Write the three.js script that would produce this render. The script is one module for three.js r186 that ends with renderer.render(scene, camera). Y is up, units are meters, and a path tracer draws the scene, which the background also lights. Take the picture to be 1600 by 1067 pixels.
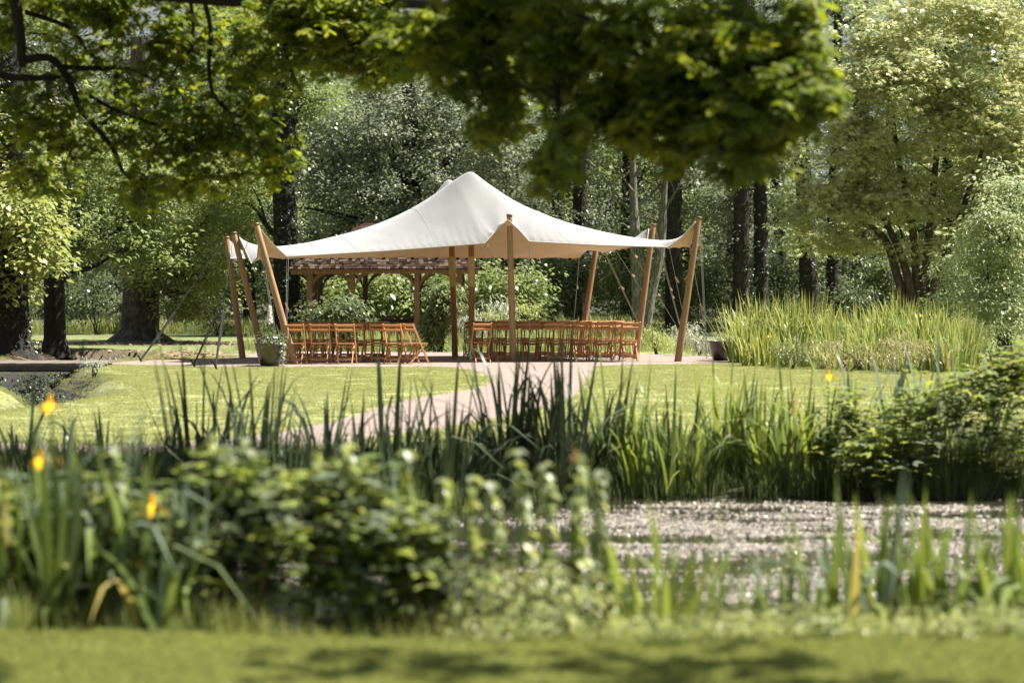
import * as THREE from 'three';
import { mergeGeometries } from 'three/addons/utils/BufferGeometryUtils.js';
import { ImprovedNoise } from 'three/addons/math/ImprovedNoise.js';

// ---------------------------------------------------------------- camera, sky, sun, exposure
const scene = new THREE.Scene();
const EYE = 1.6, F = 3778, HORIZON = 452;
const camera = new THREE.PerspectiveCamera(16.07, 1600 / 1067, 0.5, 2500);
camera.filmGauge = 36;
camera.position.set(0, EYE, 0);
camera.rotation.x = -Math.atan(81.5 / F);
camera.focus = 52;
camera.userData.fStop = 1.7;
scene.add(camera);

const SUN = new THREE.Vector3(0.5, 0.84, -0.13).normalize();
{
  const W = 512, Hh = 256, data = new Float32Array(W * Hh * 4), nz = new ImprovedNoise();
  for (let r = 0; r < Hh; r++) for (let c = 0; c < W; c++) {
    const up = ((r + 0.5) / Hh - 0.5) * Math.PI, a = ((c + 0.5) / W - 0.5) * 2 * Math.PI, y = Math.sin(up), x = Math.cos(a) * Math.cos(up), z = Math.sin(a) * Math.cos(up);
    const h = Math.pow(1 - Math.max(0, y), 2.2), cs = Math.max(0, x * SUN.x + y * SUN.y + z * SUN.z), glow = 0.9 * Math.pow(cs, 60) + 0.25 * Math.pow(cs, 6);
    const k = 3 / (Math.max(0, y) + 0.25), f = nz.noise(x * k, z * k, 3.1) + 0.5 * nz.noise(x * k * 2.3, z * k * 2.3, 7.7) + 0.25 * nz.noise(x * k * 5, z * k * 5, 1.3), cl = THREE.MathUtils.smoothstep(f, -0.1, 0.7) * THREE.MathUtils.smoothstep(y, 0, 0.2);
    const sky0 = [0.21, 0.29, 0.40], hor = [0.40, 0.43, 0.46], cloud = [0.60, 0.59, 0.58], o = (r * W + c) * 4;
    for (let q = 0; q < 3; q++) { let v = sky0[q] + (hor[q] - sky0[q]) * h; v += (cloud[q] - v) * cl * 0.75; v += glow * [1, 0.94, 0.84][q] * 0.5; data[o + q] = y < 0 ? 0.12 * [0.9, 1, 0.6][q] : v; }
    data[o + 3] = 1;
  }
  const t = new THREE.DataTexture(data, W, Hh, THREE.RGBAFormat, THREE.FloatType); t.mapping = THREE.EquirectangularReflectionMapping; t.magFilter = t.minFilter = THREE.LinearFilter; t.needsUpdate = true;
  scene.background = t; scene.environment = t;
}
scene.backgroundIntensity = scene.environmentIntensity = 0.32;

const sun = new THREE.DirectionalLight(new THREE.Color(1, 0.955, 0.88), 5);
sun.name = 'sun';
sun.position.copy(SUN).multiplyScalar(150).add(new THREE.Vector3(0, 0, -50));
sun.target.position.set(0, 0, -50);
sun.castShadow = true;
Object.assign(sun.shadow.camera, { left: -60, right: 60, top: 60, bottom: -60, near: 1, far: 400 });
sun.shadow.mapSize.set(4096, 4096);
scene.add(sun, sun.target);

const renderer = new THREE.WebGLRenderer({ antialias: true });
renderer.toneMapping = THREE.LinearToneMapping;
renderer.toneMappingExposure = 3.2;
renderer.shadowMap.enabled = true;

// ---------------------------------------------------------------- helpers
let seed = 12345;
const rnd = () => { seed = (seed + 0x6D2B79F5) | 0; let t = Math.imul(seed ^ (seed >>> 15), 1 | seed); t = (t + Math.imul(t ^ (t >>> 7), 61 | t)) ^ t; return ((t ^ (t >>> 14)) >>> 0) / 4294967296; };
const rr = (a, b) => a + (b - a) * rnd();
const pick = (a) => a[Math.floor(rnd() * a.length) % a.length];
const gauss = () => (rnd() + rnd() + rnd() + rnd() - 2) * 0.87;
const noise3 = new ImprovedNoise();
const N = (x, y, z = 0.5) => noise3.noise(x, y, z);
const clamp = THREE.MathUtils.clamp, lerp = THREE.MathUtils.lerp, sstep = THREE.MathUtils.smoothstep;
const v3 = (x, y, z) => new THREE.Vector3(x, y, z);
const P = (px, py, d) => v3((px - 800) / F * d, EYE - (py - HORIZON) / F * d, -d);   // the place at a distance d that the photograph shows at px, py
const X = (px, d) => (px - 800) / F * d;
const ORD = ['first', 'second', 'third', 'fourth', 'fifth', 'sixth', 'seventh', 'eighth', 'ninth', 'tenth', 'eleventh', 'twelfth', 'thirteenth', 'fourteenth', 'fifteenth', 'sixteenth', 'seventeenth', 'eighteenth', 'nineteenth', 'twentieth'];

const used = {};
function numbered(n) { const k = used[n] = (used[n] ?? -1) + 1; return k ? n + '_' + String(k).padStart(3, '0') : n; }
function tag(o, label, category, group) { o.userData.label = label; o.userData.category = category; if (group) o.userData.group = group; return o; }
function thing(name, label, category, pos = [0, 0, 0], turn = 0, group) {
  const o = new THREE.Group(); o.name = numbered(name); o.position.set(...pos); o.rotation.y = turn; scene.add(o);
  return tag(o, label, category, group);
}
function part(name, geo, mat, parent) {
  const m = new THREE.Mesh(geo, mat); m.name = name; m.castShadow = m.receiveShadow = true; parent.add(m); return m;
}
function struct(name, geo, mat) { const m = part(name, geo, mat, scene); m.userData.kind = 'structure'; return m; }
function copyOf(root, label, pos, turn, scale = 1, group) {
  const c = root.clone(); c.name = numbered(root.name.replace(/_\d{3}$/, '')); c.userData = { ...root.userData, label };
  if (group) c.userData.group = group;
  c.position.set(...pos); c.rotation.y = turn; c.scale.setScalar(scale); scene.add(c); return c;
}
const _m = new THREE.Matrix4(), _q = new THREE.Quaternion(), _e = new THREE.Euler(), _c = new THREE.Color();
function mtx(p, ex, ey, ez, s) { _e.set(ex, ey, ez, 'YXZ'); return new THREE.Matrix4().compose(p.clone ? p.clone() : v3(...p), _q.setFromEuler(_e).clone(), typeof s === 'number' ? v3(s, s, s) : s); }
// many small copies joined in one part
function massOf(name, geos, mat, mats4, parent, tint = 0.25, warm = 0.1) {
  const per = geos.map(() => []);
  mats4.forEach((m, i) => per[i % geos.length].push(m));
  let first = null;
  per.forEach((list, g) => {
    if (!list.length) return;
    const im = new THREE.InstancedMesh(geos[g], mat, list.length);
    im.name = name; im.castShadow = im.receiveShadow = true; im.userData.kind = 'stuff';
    list.forEach((m, i) => {
      im.setMatrixAt(i, m);
      const b = 1 + tint * gauss(), w = warm * gauss();
      im.setColorAt(i, _c.setRGB(Math.max(0.2, b * (1 + w)), Math.max(0.2, b), Math.max(0.2, b * (1 - w))));
    });
    parent.add(im); first = first || im;
  });
  return first;
}
function tex(w, h, fn, srgb = true) {
  const a = new Uint8Array(w * h * 4);
  for (let y = 0; y < h; y++) for (let x = 0; x < w; x++) { const c = fn(x / w, y / h); const i = (y * w + x) * 4; for (let k = 0; k < 3; k++) a[i + k] = clamp(c[k] ?? c[0], 0, 1) * 255; a[i + 3] = 255; }
  const t = new THREE.DataTexture(a, w, h); t.wrapS = t.wrapT = THREE.RepeatWrapping; t.magFilter = THREE.LinearFilter; t.minFilter = THREE.LinearMipmapLinearFilter; t.generateMipmaps = true;
  if (srgb) t.colorSpace = THREE.SRGBColorSpace; t.needsUpdate = true; return t;
}
const tile = (f, u, v, p) => N(u * p, v * p, f) * (1 - u) * (1 - v) + N((u - 1) * p, v * p, f) * u * (1 - v) + N(u * p, (v - 1) * p, f) * (1 - u) * v + N((u - 1) * p, (v - 1) * p, f) * u * v;
const rep = (t, a, b) => { const c = t.clone(); c.repeat.set(a, b); c.needsUpdate = true; return c; };

const groundTex = tex(512, 512, (u, v) => { const n = 0.86 + 0.28 * tile(1.3, u, v, 7) + 0.24 * tile(4.7, u, v, 30) + 0.2 * tile(9.1, u, v, 110); return [n, n, n * 0.98]; });
const groundBump = tex(512, 512, (u, v) => [0.5 + 0.4 * tile(3.3, u, v, 60) + 0.4 * tile(7.7, u, v, 140)], false);
const gravelTex = tex(512, 512, (u, v) => { const n = 0.82 + 0.2 * tile(2.3, u, v, 12) + 0.45 * tile(5.7, u, v, 170), w = 0.06 * tile(8.2, u, v, 90); return [n + w, n, n - w]; });
const woodTex = tex(256, 256, (u, v) => { const g = 0.84 + 0.26 * tile(1.1, u, v * 0.1, 26) + 0.12 * tile(6.1, u, v * 0.3, 60) + 0.1 * tile(3.9, u, v, 5); return [g, g * 0.985, g * 0.96]; });
const barkTex = tex(256, 256, (u, v) => { const g = 0.72 + 0.5 * tile(1.7, u, v * 0.25, 22) + 0.3 * tile(5.9, u, v, 40) + 0.25 * tile(2.2, u, v, 6); return [g, g, g * 0.96]; });
const barkBump = tex(256, 256, (u, v) => [0.5 + 0.6 * tile(1.7, u, v * 0.25, 22) + 0.3 * tile(5.9, u, v, 40)], false);
const clothTex = tex(256, 256, (u, v) => { const g = 0.95 + 0.05 * tile(1.9, u, v, 5) + 0.05 * tile(4.4, u, v, 90); return [g, g, g * 0.995]; });

const std = (r, g, b, o = {}) => new THREE.MeshStandardMaterial({ color: new THREE.Color().setRGB(r, g, b), roughness: 0.85, side: THREE.DoubleSide, ...o });
function leafMat(r, g, b, o = {}) {
  return new THREE.MeshPhysicalMaterial({ color: new THREE.Color().setRGB(r, g, b), roughness: 0.95, transmission: 0.48, thickness: 0, specularIntensity: 0.25, clearcoat: 0.6, clearcoatRoughness: 0.32, side: THREE.DoubleSide, ...o });
}
const wood = (r, g, b, o = {}) => std(r, g, b, { map: woodTex, roughness: 0.62, ...o });
const bark = (r, g, b, o = {}) => std(r, g, b, { map: barkTex, bumpMap: barkBump, bumpScale: 0.03, roughness: 0.95, ...o });

// ---- geometry pieces
function bar(a, b, w, t, up = v3(0, 0, 1)) {           // a squared bar from a to b
  const d = b.clone().sub(a), L = d.length(); d.normalize();
  const x = new THREE.Vector3().crossVectors(d, up).normalize(), z = new THREE.Vector3().crossVectors(x, d);
  const g = new THREE.BoxGeometry(w, L, t);
  const uv = g.attributes.uv; for (let i = 0; i < uv.count; i++) uv.setXY(i, uv.getX(i) * w * 4, uv.getY(i) * L * 1.5);
  return g.applyMatrix4(new THREE.Matrix4().makeBasis(x, d, z)).translate((a.x + b.x) / 2, (a.y + b.y) / 2, (a.z + b.z) / 2);
}
function tube(pts, radii, sides = 7, per = 4, caps = false) {   // a tapered limb through points
  const c = new THREE.CatmullRomCurve3(pts, false, 'centripetal'), n = Math.max(1, (pts.length - 1) * per);
  const pos = [], uv = [], idx = [];
  let x = v3(1, 0, 0), len = 0, last = null;
  for (let i = 0; i <= n; i++) {
    const t = i / n, p = c.getPoint(t), d = c.getTangent(t);
    x = x.clone().sub(d.clone().multiplyScalar(x.dot(d))); if (x.lengthSq() < 1e-4) x = Math.abs(d.y) > 0.9 ? v3(1, 0, 0).cross(d) : v3(0, 1, 0).cross(d); x.normalize();
    const y = new THREE.Vector3().crossVectors(d, x);
    const f = t * (radii.length - 1), k = Math.min(radii.length - 2, Math.floor(f)), r = radii.length === 1 ? radii[0] : lerp(radii[k], radii[k + 1], f - k);
    if (last) len += p.distanceTo(last); last = p;
    for (let j = 0; j <= sides; j++) { const a = j / sides * Math.PI * 2, ca = Math.cos(a) * r, sa = Math.sin(a) * r; pos.push(p.x + x.x * ca + y.x * sa, p.y + x.y * ca + y.y * sa, p.z + x.z * ca + y.z * sa); uv.push(j / sides * 2, len); }
  }
  const w = sides + 1;
  for (let i = 0; i < n; i++) for (let j = 0; j < sides; j++) { const a = i * w + j; idx.push(a, a + 1, a + w, a + 1, a + w + 1, a + w); }
  if (caps) for (const end of [0, n]) { const p = c.getPoint(end / n), b = pos.length / 3; pos.push(p.x, p.y, p.z); uv.push(0.5, 0.5); for (let j = 0; j < sides; j++) end ? idx.push(b, end * w + j, end * w + j + 1) : idx.push(b, j + 1, j); }
  const g = new THREE.BufferGeometry(); g.setAttribute('position', new THREE.Float32BufferAttribute(pos, 3)); g.setAttribute('uv', new THREE.Float32BufferAttribute(uv, 2)); g.setIndex(idx); g.computeVertexNormals(); return g;
}
function fromTris(pos, idx) { const g = new THREE.BufferGeometry(); g.setAttribute('position', new THREE.Float32BufferAttribute(pos, 3)); g.setIndex(idx); g.computeVertexNormals(); return g; }
// leaves grow from the origin along +z, upper face towards +y
function leafDiamond(L, W, bend = 0.12) { return fromTris([0, 0, 0, -W / 2, bend * W, L * 0.45, W / 2, bend * W, L * 0.45, 0, -bend * L, L], [0, 2, 1, 1, 2, 3]); }
function leafOvate(L, W, bend = 0.2) {
  const t = [0, 0.18, 0.45, 0.75, 1], w = [0, 0.75, 1, 0.62, 0], pos = [], idx = [];
  t.forEach((q, i) => { const y = -bend * L * q * q, h = W / 2 * w[i]; pos.push(-h, y + 0.18 * h, q * L, 0, y, q * L, h, y + 0.18 * h, q * L); });
  for (let i = 0; i < 4; i++) { const a = i * 3; idx.push(a, a + 1, a + 4, a, a + 4, a + 3, a + 1, a + 2, a + 5, a + 1, a + 5, a + 4); }
  return fromTris(pos, idx);
}
function leafOak(L, W) {
  const out = [[0.02, 0.1], [0.2, 0.55], [0.3, 0.34], [0.45, 0.85], [0.55, 0.5], [0.7, 1], [0.8, 0.6], [0.92, 0.62], [1, 0.18]], pos = [], idx = [];
  out.forEach(([q, h]) => { const y = -0.14 * L * q * q + 0.02 * Math.sin(q * 9) * L; pos.push(-h * W / 2, y + 0.1 * h * W, q * L, 0, y, q * L, h * W / 2, y + 0.1 * h * W, q * L); });
  for (let i = 0; i < out.length - 1; i++) { const a = i * 3; idx.push(a, a + 1, a + 4, a, a + 4, a + 3, a + 1, a + 2, a + 5, a + 1, a + 5, a + 4); }
  return fromTris(pos, idx);
}
function leafMaple(L, W) {           // palmate: five pointed lobes
  const pts = [], n = 5; for (let i = 0; i < n; i++) { const a = (i - 2) * 0.72, r = L * (1 - 0.1 * Math.abs(i - 2)); pts.push([Math.sin(a) * r * W / L, Math.cos(a) * r]); if (i < n - 1) { const b = a + 0.36; pts.push([Math.sin(b) * r * 0.45 * W / L, Math.cos(b) * r * 0.45]); } }
  const pos = [0, 0, 0], idx = []; pts.forEach(([x, z], i) => { pos.push(x, -0.12 * Math.hypot(x, z), z); if (i) idx.push(0, i + 1, i); }); return fromTris(pos, idx);
}
function cluster(n, R, leaves, droop = 0.3, flat = 0.8) {   // a spray of leaves filling a small ball
  const gs = [];
  for (let i = 0; i < n; i++) {
    const a = rnd() * Math.PI * 2, r = R * Math.cbrt(rnd()), e = Math.asin(rr(-1, 1)) * flat;
    const p = v3(Math.sin(a) * Math.cos(e) * r, Math.sin(e) * r, Math.cos(a) * Math.cos(e) * r);
    gs.push(pick(leaves).clone().applyMatrix4(mtx(p, droop + gauss() * 0.55, a + gauss() * 0.7, gauss() * 0.6, rr(0.7, 1.2))));
  }
  return mergeGeometries(gs);
}
function rosette(n, leaves, droop = 0.25) {                  // leaves round a twig's end
  const gs = [];
  for (let i = 0; i < n; i++) gs.push(pick(leaves).clone().applyMatrix4(mtx(v3(0, rr(-0.02, 0.03), 0), droop + gauss() * 0.35, i / n * Math.PI * 2 + gauss() * 0.3, gauss() * 0.3, rr(0.65, 1.15))));
  return mergeGeometries(gs);
}
function blade(H, W, lean, curl, segs = 7) {                 // sword-shaped leaf, folded along its middle
  const pos = [], idx = [];
  for (let i = 0; i <= segs; i++) {
    const t = i / segs, w = W * (t < 0.15 ? 0.75 + t * 1.6 : 1) * Math.pow(1 - t, 0.55) * 0.5, a = lean * t + curl * t * t * t;
    const z = H * (lean * t * t * 0.5 + curl * Math.pow(t, 4) * 0.35), y = H * t * (1 - 0.12 * lean * t) - H * curl * Math.pow(t, 6) * 0.28;
    pos.push(-w, y, z + w * 0.25 + 0 * a, 0, y, z, w, y, z + w * 0.25);
  }
  for (let i = 0; i < segs; i++) { const a = i * 3; idx.push(a, a + 1, a + 4, a, a + 4, a + 3, a + 1, a + 2, a + 5, a + 1, a + 5, a + 4); }
  return fromTris(pos, idx);
}
function inPoly(x, d, poly) { let c = false; for (let i = 0, j = poly.length - 1; i < poly.length; j = i++) { const [xi, yi] = poly[i], [xj, yj] = poly[j]; if ((yi > d) !== (yj > d) && x < (xj - xi) * (d - yi) / (yj - yi) + xi) c = !c; } return c; }

// ---------------------------------------------------------------- ground, water, paths
const WATER = -0.55;
const farEdge = (x) => lerp(22.6, 24.9, sstep(x, -1.6, 1.4)) + 0.25 * N(x * 0.6, 3.1) + 0.1 * N(x * 2.1, 7.7);
const nearEdge = (x) => 12.5 + 0.3 * N(x * 0.5, 9.2);
const channelX = (d) => d < 38 ? lerp(-9.4, -6.9, (d - 26) / 12) : lerp(-6.9, -10.4, clamp((d - 38) / 12, 0, 1));
function H(x, d) {
  let h = 0.03 * N(x * 0.25, d * 0.25) * sstep(Math.abs(d - 54), 5, 9);
  const ne = nearEdge(x), fe = farEdge(x);
  const far = lerp(-1.05, -0.16, sstep(d, fe - 1.6, fe + 1.2)) + 0.16 * sstep(d, fe + 1.2, fe + 15);
  const near = lerp(0, -1.05, sstep(d, ne - 1.5, ne + 1.0));
  h += d < (ne + fe) / 2 ? near : far;
  if (d > 22 && d < 62) { const w = lerp(0.55, 1.0, sstep(d, 38, 48)) + 0.2 * N(d * 0.3, 1.7), c = Math.abs(x - channelX(d)); h = Math.min(h, lerp(-0.52, h, sstep(c, w * 0.5, w + 0.6))); }
  if (d > 62) h += 0.004 * (d - 62);
  return h;
}
const courtPoly = [[X(165, 51.4), 51.4], [X(250, 50.7), 50.7], [X(350, 49.7), 49.7], [X(690, 49.7), 49.7], [X(920, 50), 50], [X(1000, 51), 51], [X(1200, 52.2), 52.2], [X(1180, 54.5), 54.5], [X(1100, 58.5), 58.5], [X(760, 61), 61], [X(420, 62), 62], [X(380, 57.5), 57.5], [X(300, 54.6), 54.6], [X(165, 53.3), 53.3]];
const pathL = [[X(690, 50.2), 50.2], [X(738, 47), 47], [X(766, 44.2), 44.2], [X(766, 41.8), 41.8], [X(745, 39.2), 39.2], [X(640, 35.6), 35.6], [X(500, 30.2), 30.2], [X(380, 28.3), 28.3], [X(250, 27.2), 27.2], [X(120, 26.9), 26.9], [X(0, 27.3), 27.3]];
const pathR = [[X(930, 50.2), 50.2], [X(925, 46.5), 46.5], [X(918, 42), 42], [X(906, 38.5), 38.5], [X(880, 35.3), 35.3], [X(790, 31.8), 31.8], [X(660, 29), 29], [X(500, 26.7), 26.7], [X(330, 25.6), 25.6], [X(120, 25.5), 25.5], [X(0, 25.8), 25.8]];
const pathPoly = [...pathL, ...pathR.slice().reverse()];
const onPath = (x, d) => inPoly(x, d, courtPoly) || inPoly(x, d, pathPoly);

const mixc = (a, b, t) => a.map((q, i) => lerp(q, b[i], t));
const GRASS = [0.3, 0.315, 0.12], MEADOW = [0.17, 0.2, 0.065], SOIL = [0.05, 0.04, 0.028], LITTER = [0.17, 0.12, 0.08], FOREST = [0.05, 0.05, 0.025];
function groundColor(x, d, h) {
  let c = mixc(mixc([0.17, 0.19, 0.045], GRASS, sstep(d, 14, 22)), MEADOW, sstep(d, 58, 64));
  if (h < -0.3 && d < 62) c = mixc(c, SOIL, sstep(-h, 0.3, 0.5));
  const l = sstep(6.2 - Math.hypot((x + 11.5) * 0.7, (d - 57) * 0.6) + 1.5 * N(x * 0.8, d * 0.8), 1.2, 3.2); c = mixc(c, LITTER, d > 50 ? l : 0);
  const l3 = sstep(4 - Math.hypot((x + 10.6) * 0.8, (d - 70)) + 1.2 * N(x, d), 0.8, 2); c = mixc(c, LITTER, d > 60 ? l3 : 0);
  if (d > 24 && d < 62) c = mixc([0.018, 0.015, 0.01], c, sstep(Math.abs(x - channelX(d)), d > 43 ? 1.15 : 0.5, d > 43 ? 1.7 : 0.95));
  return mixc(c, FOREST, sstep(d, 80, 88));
}
{
  const ds = [], xs = [];
  for (let d = -60; d < -8; d += 8) ds.push(d);
  for (let d = -8; d < 9; d += 1) ds.push(d); for (let d = 9; d < 30; d += 0.2) ds.push(d); for (let d = 30; d < 63; d += 0.35) ds.push(d); for (let d = 63; d < 140; d += 2) ds.push(d); ds.push(160, 220, 320, 600, 1200, 2000);
  xs.push(-1500, -700, -300, -150, -80, -50, -35); for (let x = -28; x < -13; x += 1.5) xs.push(x); for (let x = -13; x < 9.01; x += 0.3) xs.push(x); for (let x = 10; x < 30; x += 1.5) xs.push(x); xs.push(35, 50, 80, 150, 300, 700, 1500);
  const pos = [], uv = [], col = [], idx = [];
  for (const d of ds) for (const x of xs) { const h = H(x, d); pos.push(x, h, -d); uv.push(x / 4, d / 4); col.push(...groundColor(x, d, h)); }
  const w = xs.length;
  for (let i = 0; i < ds.length - 1; i++) for (let j = 0; j < w - 1; j++) { const a = i * w + j; idx.push(a, a + 1, a + w, a + 1, a + w + 1, a + w); }
  const g = fromTris(pos, idx); g.setAttribute('uv', new THREE.Float32BufferAttribute(uv, 2)); g.setAttribute('color', new THREE.Float32BufferAttribute(col, 3));
  struct('ground', g, new THREE.MeshStandardMaterial({ vertexColors: true, map: groundTex, bumpMap: groundBump, bumpScale: 0.02, roughness: 1, side: THREE.DoubleSide }));
}
const gravelMat = std(0.33, 0.255, 0.215, { map: gravelTex, bumpMap: groundBump, bumpScale: 0.008, roughness: 0.95 });
{
  const sub = (list, k) => { const c = new THREE.CatmullRomCurve3(list.map(([x, d]) => v3(x, 0, d))); return Array.from({ length: k + 1 }, (_, i) => c.getPoint(i / k)); };
  const L = sub(pathL, 90), R = sub(pathR, 90), pos = [], uv = [], idx = [], M = 10;
  L.forEach((l, i) => { for (let j = 0; j <= M; j++) { const p = l.clone().lerp(R[i], j / M); const w = (j === 0 || j === M) ? 0.05 * N(i * 0.7, j) : 0; pos.push(p.x + w, H(p.x, p.z) + (j === 0 || j === M ? 0.004 : 0.022), -p.z); uv.push(p.x / 2, p.z / 2); } });
  for (let i = 0; i < 90; i++) for (let j = 0; j < M; j++) { const a = i * (M + 1) + j; idx.push(a, a + 1, a + M + 1, a + 1, a + M + 2, a + M + 1); }
  const g = fromTris(pos, idx); g.setAttribute('uv', new THREE.Float32BufferAttribute(uv, 2)); struct('gravel_path', g, gravelMat);
  // the court under the tent: a fan of rings from its middle
  const c = [-1.6, 54.8], cp = [], cu = [], ci = [], curve = new THREE.CatmullRomCurve3(courtPoly.map(([x, d]) => v3(x, 0, d)), true, 'catmullrom', 0.2), K = 120, RN = 10;
  for (let r = 0; r <= RN; r++) for (let k = 0; k < K; k++) { const e = curve.getPoint(k / K), x = lerp(c[0], e.x, r / RN), d = lerp(c[1], e.z, r / RN); cp.push(x, H(x, d) + (r === RN ? 0.004 : 0.027), -d); cu.push(x / 2, d / 2); }
  for (let r = 0; r < RN; r++) for (let k = 0; k < K; k++) { const a = r * K + k, b = r * K + (k + 1) % K; ci.push(a, b, a + K, b, b + K, a + K); }
  const cg = fromTris(cp, ci); cg.setAttribute('uv', new THREE.Float32BufferAttribute(cu, 2)); struct('gravel_court', cg, gravelMat);
}
{
  const bump = tex(256, 256, (u, v) => [0.5 + 0.3 * tile(1.5, u, v, 9) + 0.3 * tile(6.5, u, v, 24)], false);
  const g = new THREE.PlaneGeometry(160, 52, 8, 8).rotateX(-Math.PI / 2).translate(40, WATER, -36);
  const uv = g.attributes.uv, p = g.attributes.position; for (let i = 0; i < uv.count; i++) uv.setXY(i, p.getX(i) / 2, p.getZ(i) / 1.2);
  struct('pond_water', g, new THREE.MeshPhysicalMaterial({ color: new THREE.Color().setRGB(0.03, 0.028, 0.018), roughness: 0.06, bumpMap: bump, bumpScale: 0.006, specularIntensity: 1, side: THREE.DoubleSide }));
  // fallen blossom and duckweed adrift on the pond
  const disc = new THREE.CircleGeometry(0.022, 6).rotateX(-Math.PI / 2), petal = leafDiamond(0.055, 0.03, 0.2).translate(0, 0.006, -0.025), list = [];
  for (let i = 0; i < 400000; i++) {
    const d = Math.sqrt(rr(13 * 13, 25.2 * 25.2)), x = rr(-0.6, 1) * (d * 0.235) ;
    if (H(x, d) > WATER - 0.03) continue;
    if (farEdge(x) - d < 0.25 + 0.5 * N(x * 0.9, 5.5) + (x < 1.2 ? 0.5 : 0)) continue;
    const n = N(x * 0.5, d * 1.7, 4.4) + 0.7 * N(x * 1.3, d * 6.5, 8.8) + 0.6 * N(x * 3.5, d * 17, 2.2);
    const cover = 0.46 * sstep(x, -0.6, 1.8) - 0.16 - 0.16 * (1 - sstep(d, 14, 19)) + 0.85 * n;
    if (rnd() > sstep(cover, 0.05, 0.8)) continue;
    list.push(mtx(v3(x, WATER + rr(0.003, 0.008), -d), gauss() * 0.45, rnd() * 6.28, gauss() * 0.45, rr(0.3, 0.8)));
  }
  massOf('floating_blossom', [disc, petal], new THREE.MeshPhysicalMaterial({ color: new THREE.Color().setRGB(0.28, 0.245, 0.205), roughness: 0.5, clearcoat: 0.55, clearcoatRoughness: 0.26, side: THREE.DoubleSide }), list, scene, 0.65, 0.1);
  scene.children.filter((o) => o.name === 'floating_blossom').forEach((o) => { o.userData.label = 'pale pinkish blossom and duckweed floating in streaks on the pond'; });
}

// ---------------------------------------------------------------- bridge over the ditch
{
  const b = thing('footbridge', 'low dark timber footbridge over the ditch at far left', 'footbridge', [X(165, 50), 0.0, -50.2], 0.03);
  const deckM = [wood(0.2, 0.17, 0.15), wood(0.17, 0.145, 0.125), wood(0.235, 0.2, 0.17)], dark = wood(0.045, 0.035, 0.028);
  for (let i = 0; i < 32; i++) { const g = new THREE.BoxGeometry(0.138, 0.045, 2.1).translate(-0.07 - i * 0.143, 0.075 + rr(-0.004, 0.004), rr(-0.015, 0.015)); part('plank', g, deckM[i % 3], b); }
  for (const z of [0.98, 0, -0.98]) part('beam', new THREE.BoxGeometry(4.5, 0.13, 0.1).translate(-2.3, -0.015, z), dark, b);
  part('fascia_board', new THREE.BoxGeometry(4.6, 0.1, 0.03).translate(-2.3, -0.004, 1.068), wood(0.12, 0.09, 0.07), b);
  for (const x of [-0.2, -4.5]) part('abutment', new THREE.BoxGeometry(0.3, 0.9, 2.0).translate(x, -0.62, 0), dark, b);
}

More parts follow.
